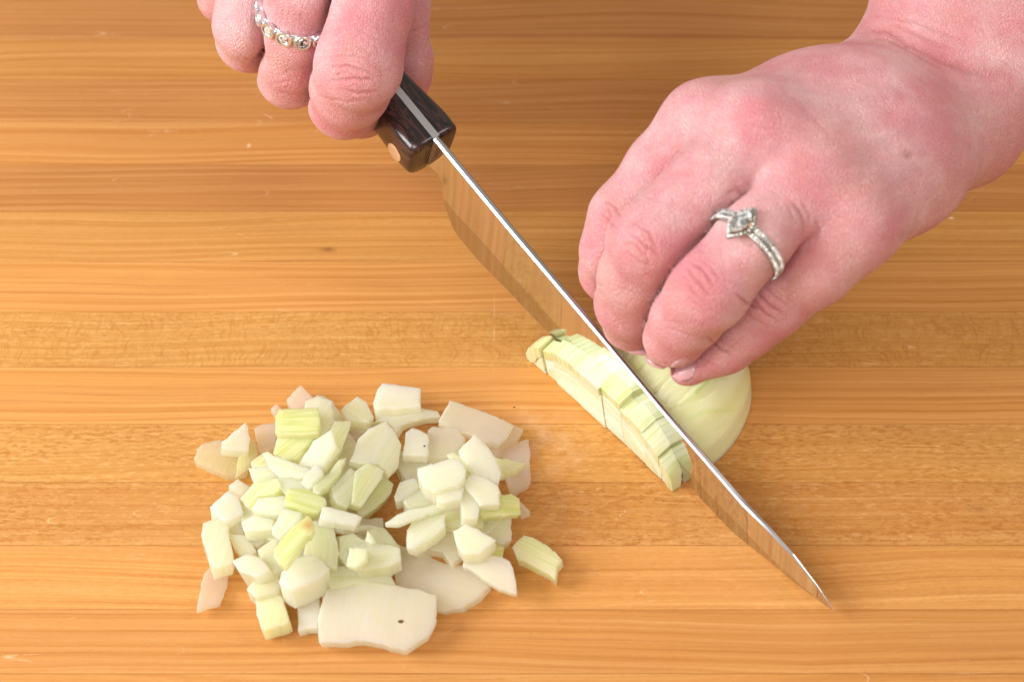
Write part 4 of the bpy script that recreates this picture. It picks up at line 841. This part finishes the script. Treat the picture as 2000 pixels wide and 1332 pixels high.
# ---- nails laid on the skin
bvh = BVHTree.FromPolygons([Vector(v) for v in lco], [tuple(p.vertices) for p in lme.polygons])
def nail(pxs, th=0.018, label=None):
    P = chaikin(chaikin(np.array(pxs, float), 0.25), 0.25)
    if poly_area(P) < 0: P = P[::-1]
    G = []
    lo_, hi_ = P.min(0), P.max(0)
    for x in np.arange(lo_[0], hi_[0], 5):
        for y in np.arange(lo_[1], hi_[1], 5):
            if inside(P, (x, y)): G.append(Vector((x, y)))
    n = len(P); vv, _, ff, _, _, _ = delaunay_2d_cdt([Vector(p) for p in P]+G, [(i, (i+1) % n) for i in range(n)], [], 1, 1e-5)
    Vt, Vb = [], []; c = P.mean(0); last = None
    for v in vv:
        d = Vector(ray(v[0], v[1])).normalized(); hit, no_, _, _ = bvh.ray_cast(Vector(CAM), d)
        if hit is None: hit, no_ = last
        last = (hit, no_)
        rim = min(np.linalg.norm(P-np.array(v), axis=1)); e = th*min(1, rim/3.0+0.15)
        Vt.append(np.array(hit+no_*e)); Vb.append(np.array(hit-no_*0.06))
    nv = len(Vt); Fc = [tuple(f) for f in ff]+[tuple(i+nv for i in reversed(f)) for f in ff]; cnt = {(a, b) for f in ff for a, b in zip(f, f[1:]+f[:1])}
    for a, b in cnt:
        if (b, a) not in cnt: Fc.append((b, a, a+nv, b+nv))
    me = mesh('fingernail', Vt+Vb, Fc, NAIL); fix_normals(me); me.set_sharp_from_angle(angle=R(60)); o = link('fingernail', me); o.location = -Vector(world_loc(person)); o.location = (0, 0, 0)
    o.parent = lh; return o
nail([(1304, 722), (1316, 706), (1345, 697), (1359, 716), (1357, 735), (1339, 747), (1316, 743)])

def nail_edge(x, y, z, L, rot):
    bm = bmesh.new(); bmesh.ops.create_uvsphere(bm, u_segments=20, v_segments=10, radius=1)
    for v in bm.verts: v.co = Vector((v.co.x*L, v.co.y*0.16, v.co.z*0.10-0.25*(v.co.x*L)**2))
    bmesh.ops.rotate(bm, cent=(0, 0, 0), matrix=Matrix.Rotation(rot, 3, 'Z'), verts=bm.verts); bmesh.ops.translate(bm, vec=Vector(U(x, y, z)), verts=bm.verts)
    me = bpy.data.meshes.new('fingernail'); bm.to_mesh(me); bm.free(); me.materials.append(NAIL); me.polygons.foreach_set('use_smooth', [True]*len(me.polygons))
    o = link('fingernail', me); o.parent = lh
nail_edge(1244, 682, 3.35, .36, -0.25); nail_edge(1281, 706, 3.3, .30, -0.6)
# ================================================================ rings
def frame_on(chain_, i, f, up=(0, 0, 1)):
    a, b = chain_[i], chain_[i+1]; c = a[0]*(1-f)+b[0]*f; r = a[1]*(1-f)+b[1]*f; ax = nrm(b[0]-a[0])
    up = nrm(np.array(up)-ax*(np.array(up)@ax)); sd = np.cross(up, ax); return c, r, ax, up, sd
def torus_part(name, c, ax, up, sd, Rr, prof, mat, parent, N=96):
    V, Fc = [], []; M = len(prof)
    for i in range(N):
        a = 2*math.pi*i/N; rad = up*math.cos(a)+sd*math.sin(a)
        for (dr, da) in prof: V.append(c+rad*(Rr+dr)+ax*da)
    for i in range(N):
        for j in range(M): Fc.append((i*M+j, i*M+(j+1) % M, ((i+1) % N)*M+(j+1) % M, ((i+1) % N)*M+j))
    me = mesh(name, V, Fc, mat); fix_normals(me); me.set_sharp_from_angle(angle=R(40)); return link(name, me, parent)
# bezel ring on the knife hand
c, r, ax, up, sd = frame_on(RM, 1, 0.55); ax = nrm(ax+0.15*nrm(c-CAM))
view = nrm(CAM-c); up = nrm(view-ax*(view@ax)); sd = np.cross(up, ax)
bz = empty('bezel_ring', c); tag(bz, 'silver ring of round bezel-set stones on the middle finger of the knife hand', 'ring')
Rr = r+0.03
torus_part('band', c, ax, up, sd, Rr, [(-.05, -.10), (.02, -.11), (.05, -.07), (.05, .07), (.02, .11), (-.05, .10)], SILVER, bz)
NB = 14
def rev(name, c, zx, xx, yx, prof, mat, parent, N=24, cap=True, smooth=True, sharp=35):
    V, Fc = [], []
    for (rr, h) in prof:
        for j in range(N):
            a = 2*math.pi*j/N; V.append(c+xx*rr*math.cos(a)+yx*rr*math.sin(a)+zx*h)
    for i in range(len(prof)-1):
        for j in range(N): Fc.append((i*N+j, i*N+(j+1) % N, (i+1)*N+(j+1) % N, (i+1)*N+j))
    if cap: Fc += [tuple(range(N)), tuple((len(prof)-1)*N+j for j in range(N))]
    me = mesh(name, V, Fc, mat, smooth=smooth); fix_normals(me)
    if smooth: me.set_sharp_from_angle(angle=R(sharp))
    return link(name, me, parent)
for i in range(NB):
    a = 2*math.pi*(i+0.35)/NB; rad = up*math.cos(a)+sd*math.sin(a); tg = -up*math.sin(a)+sd*math.cos(a); p = c+rad*(Rr+0.0)
    b = rev('bezel', p, rad, tg, ax, [(.15, -.02), (.205, .06), (.225, .15), (.21, .18), (.165, .18), (.155, .13)], SILVER, bz)
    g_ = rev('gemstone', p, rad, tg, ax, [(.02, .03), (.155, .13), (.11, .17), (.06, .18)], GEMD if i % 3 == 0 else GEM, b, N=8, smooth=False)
# marquise ring with wedding band
c, r, ax, up, sd = frame_on(LC, 1, 0.02)
c = LC[1][0]+0.24*nrm(LC[2][0]-LC[0][0]); ax = nrm(LC[2][0]-LC[0][0]); up = nrm(np.array([0.10, -0.25, 1])-ax*(np.array([0.10, -0.25, 1])@ax)); sd = np.cross(up, ax)
mr = empty('diamond_ring', c); tag(mr, 'white gold ring with a pointed oval diamond and pave band on the onion-holding hand', 'ring')
wr = empty('wedding_band', c); tag(wr, 'narrow pave-set wedding band worn next to the pointed oval diamond ring', 'ring')
Rr = r+0.03; th = 0.065
def pave(name, off, parent, mat, a0, a1, N):
    bm = bmesh.new()
    for i in range(N):
        a = a0+(a1-a0)*i/(N-1); rad = up*math.cos(a)+sd*math.sin(a); p = c+rad*(Rr+0.075)+ax*off
        ret = bmesh.ops.create_icosphere(bm, subdivisions=1, radius=0.046); bmesh.ops.translate(bm, vec=Vector(p), verts=ret['verts'])
        for s_ in (-1, 1):
            tg = -up*math.sin(a+.035)+sd*math.cos(a+.035)
            rad2 = up*math.cos(a+math.pi/N*.6)+sd*math.sin(a+math.pi/N*.6)
            ret = bmesh.ops.create_icosphere(bm, subdivisions=1, radius=0.02); bmesh.ops.translate(bm, vec=Vector(c+rad2*(Rr+0.085)+ax*(off+s_*0.05)), verts=ret['verts'])
    me = bpy.data.meshes.new(name); bm.to_mesh(me); bm.free(); me.materials.append(mat); o = link(name, me, parent); o['kind'] = 'stuff'; return o
prof = [(-.03, -th), (.05, -th), (.065, -th*.7), (.065, th*.7), (.05, th), (-.03, th)]
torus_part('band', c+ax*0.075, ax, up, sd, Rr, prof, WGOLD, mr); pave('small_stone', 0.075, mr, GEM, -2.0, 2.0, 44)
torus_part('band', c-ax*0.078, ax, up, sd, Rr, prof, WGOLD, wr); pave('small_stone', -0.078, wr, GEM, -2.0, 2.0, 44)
# head: navette outline, halo stones and centre stone
HD = nrm(np.cross(ax, up)*0.0+up); a_h = R(8)
# turn the head so that it sits where it shows, towards the near side
_NL, _NW = .50, .31
hc = c+(up*math.cos(-0.22)+sd*math.sin(-0.22))*(Rr+0.16)+ax*0.05
hu = nrm(up*math.cos(-0.22)+sd*math.sin(-0.22)); hx = nrm(ax); hy = np.cross(hu, hx)
def navette(k, L, Wd, N=28):
    out = []
    for i in range(N):
        a = 2*math.pi*i/N; x = math.cos(a); y = math.sin(a); y = math.copysign((1-abs(x)**1.6), y) if abs(y) > 1e-6 else 0
        out.append((x*L*k, y*Wd*k))
    return out
def loft(name, rings, mat, parent, smooth=False):
    V, Fc = [], []; N = len(rings[0][0])
    for pts, h in rings:
        for x, y in pts: V.append(hc+hx*x+hy*y+hu*h)
    for i in range(len(rings)-1):
        for j in range(N): Fc.append((i*N+j, i*N+(j+1) % N, (i+1)*N+(j+1) % N, (i+1)*N+j))
    Fc += [tuple(range(N)), tuple((len(rings)-1)*N+j for j in range(N))]
    me = mesh(name, V, Fc, mat, smooth=smooth); fix_normals(me); return link(name, me, parent)
halo = loft('halo', [(navette(.6, _NL, _NW), -.16), (navette(1, _NL, _NW), -.05), (navette(1, _NL, _NW), .0), (navette(.70, _NL, _NW), .0), (navette(.66, _NL, _NW), -.04)], WGOLD, mr)
loft('setting', [(navette(1, .24, .14), -.10), (navette(1, .37, .215), .08), (navette(.93, .37, .215), .08)], steel('rose_gold', (0.78, 0.55, 0.36), 0.2), mr)
bm = bmesh.new(); bmesh.ops.create_icosphere(bm, subdivisions=2, radius=1); bmesh.ops.rotate(bm, cent=(0, 0, 0), matrix=Matrix.Rotation(0.4, 3, 'X'), verts=bm.verts)
for v in bm.verts:
    x, y, z = v.co; y = y*(1-abs(x)**1.6)**0.5; v.co = Vector(hc+hx*x*.36+hy*y*.21+hu*(.09+z*.10))
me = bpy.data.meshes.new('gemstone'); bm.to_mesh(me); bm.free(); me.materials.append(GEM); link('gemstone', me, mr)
bm = bmesh.new()
for x, y in navette(.86, _NL, _NW, 30):
    ret = bmesh.ops.create_icosphere(bm, subdivisions=1, radius=0.042); bmesh.ops.translate(bm, vec=Vector(hc+hx*x+hy*y+hu*.012), verts=ret['verts'])
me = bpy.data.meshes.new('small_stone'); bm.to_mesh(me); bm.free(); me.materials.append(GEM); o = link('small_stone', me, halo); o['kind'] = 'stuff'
bm = bmesh.new()
for x, y in ((.36, 0), (-.36, 0), (.15, .17), (-.15, .17), (.15, -.17), (-.15, -.17)):
    ret = bmesh.ops.create_icosphere(bm, subdivisions=2, radius=0.04); bmesh.ops.translate(bm, vec=Vector(hc+hx*x+hy*y+hu*.13), verts=ret['verts'])
me = bpy.data.meshes.new('prong'); bm.to_mesh(me); bm.free(); me.materials.append(WGOLD); link('prong', me, mr)

# ================================================================ centimetres to metres
done = set()
for o in bpy.data.objects:
    if o.type in ('CAMERA', 'LIGHT'): continue
    o.location = o.location*0.01
    if o.type == 'MESH' and o.data.name not in done:
        done.add(o.data.name); o.data.transform(Matrix.Scale(0.01, 4)); o.data.update()
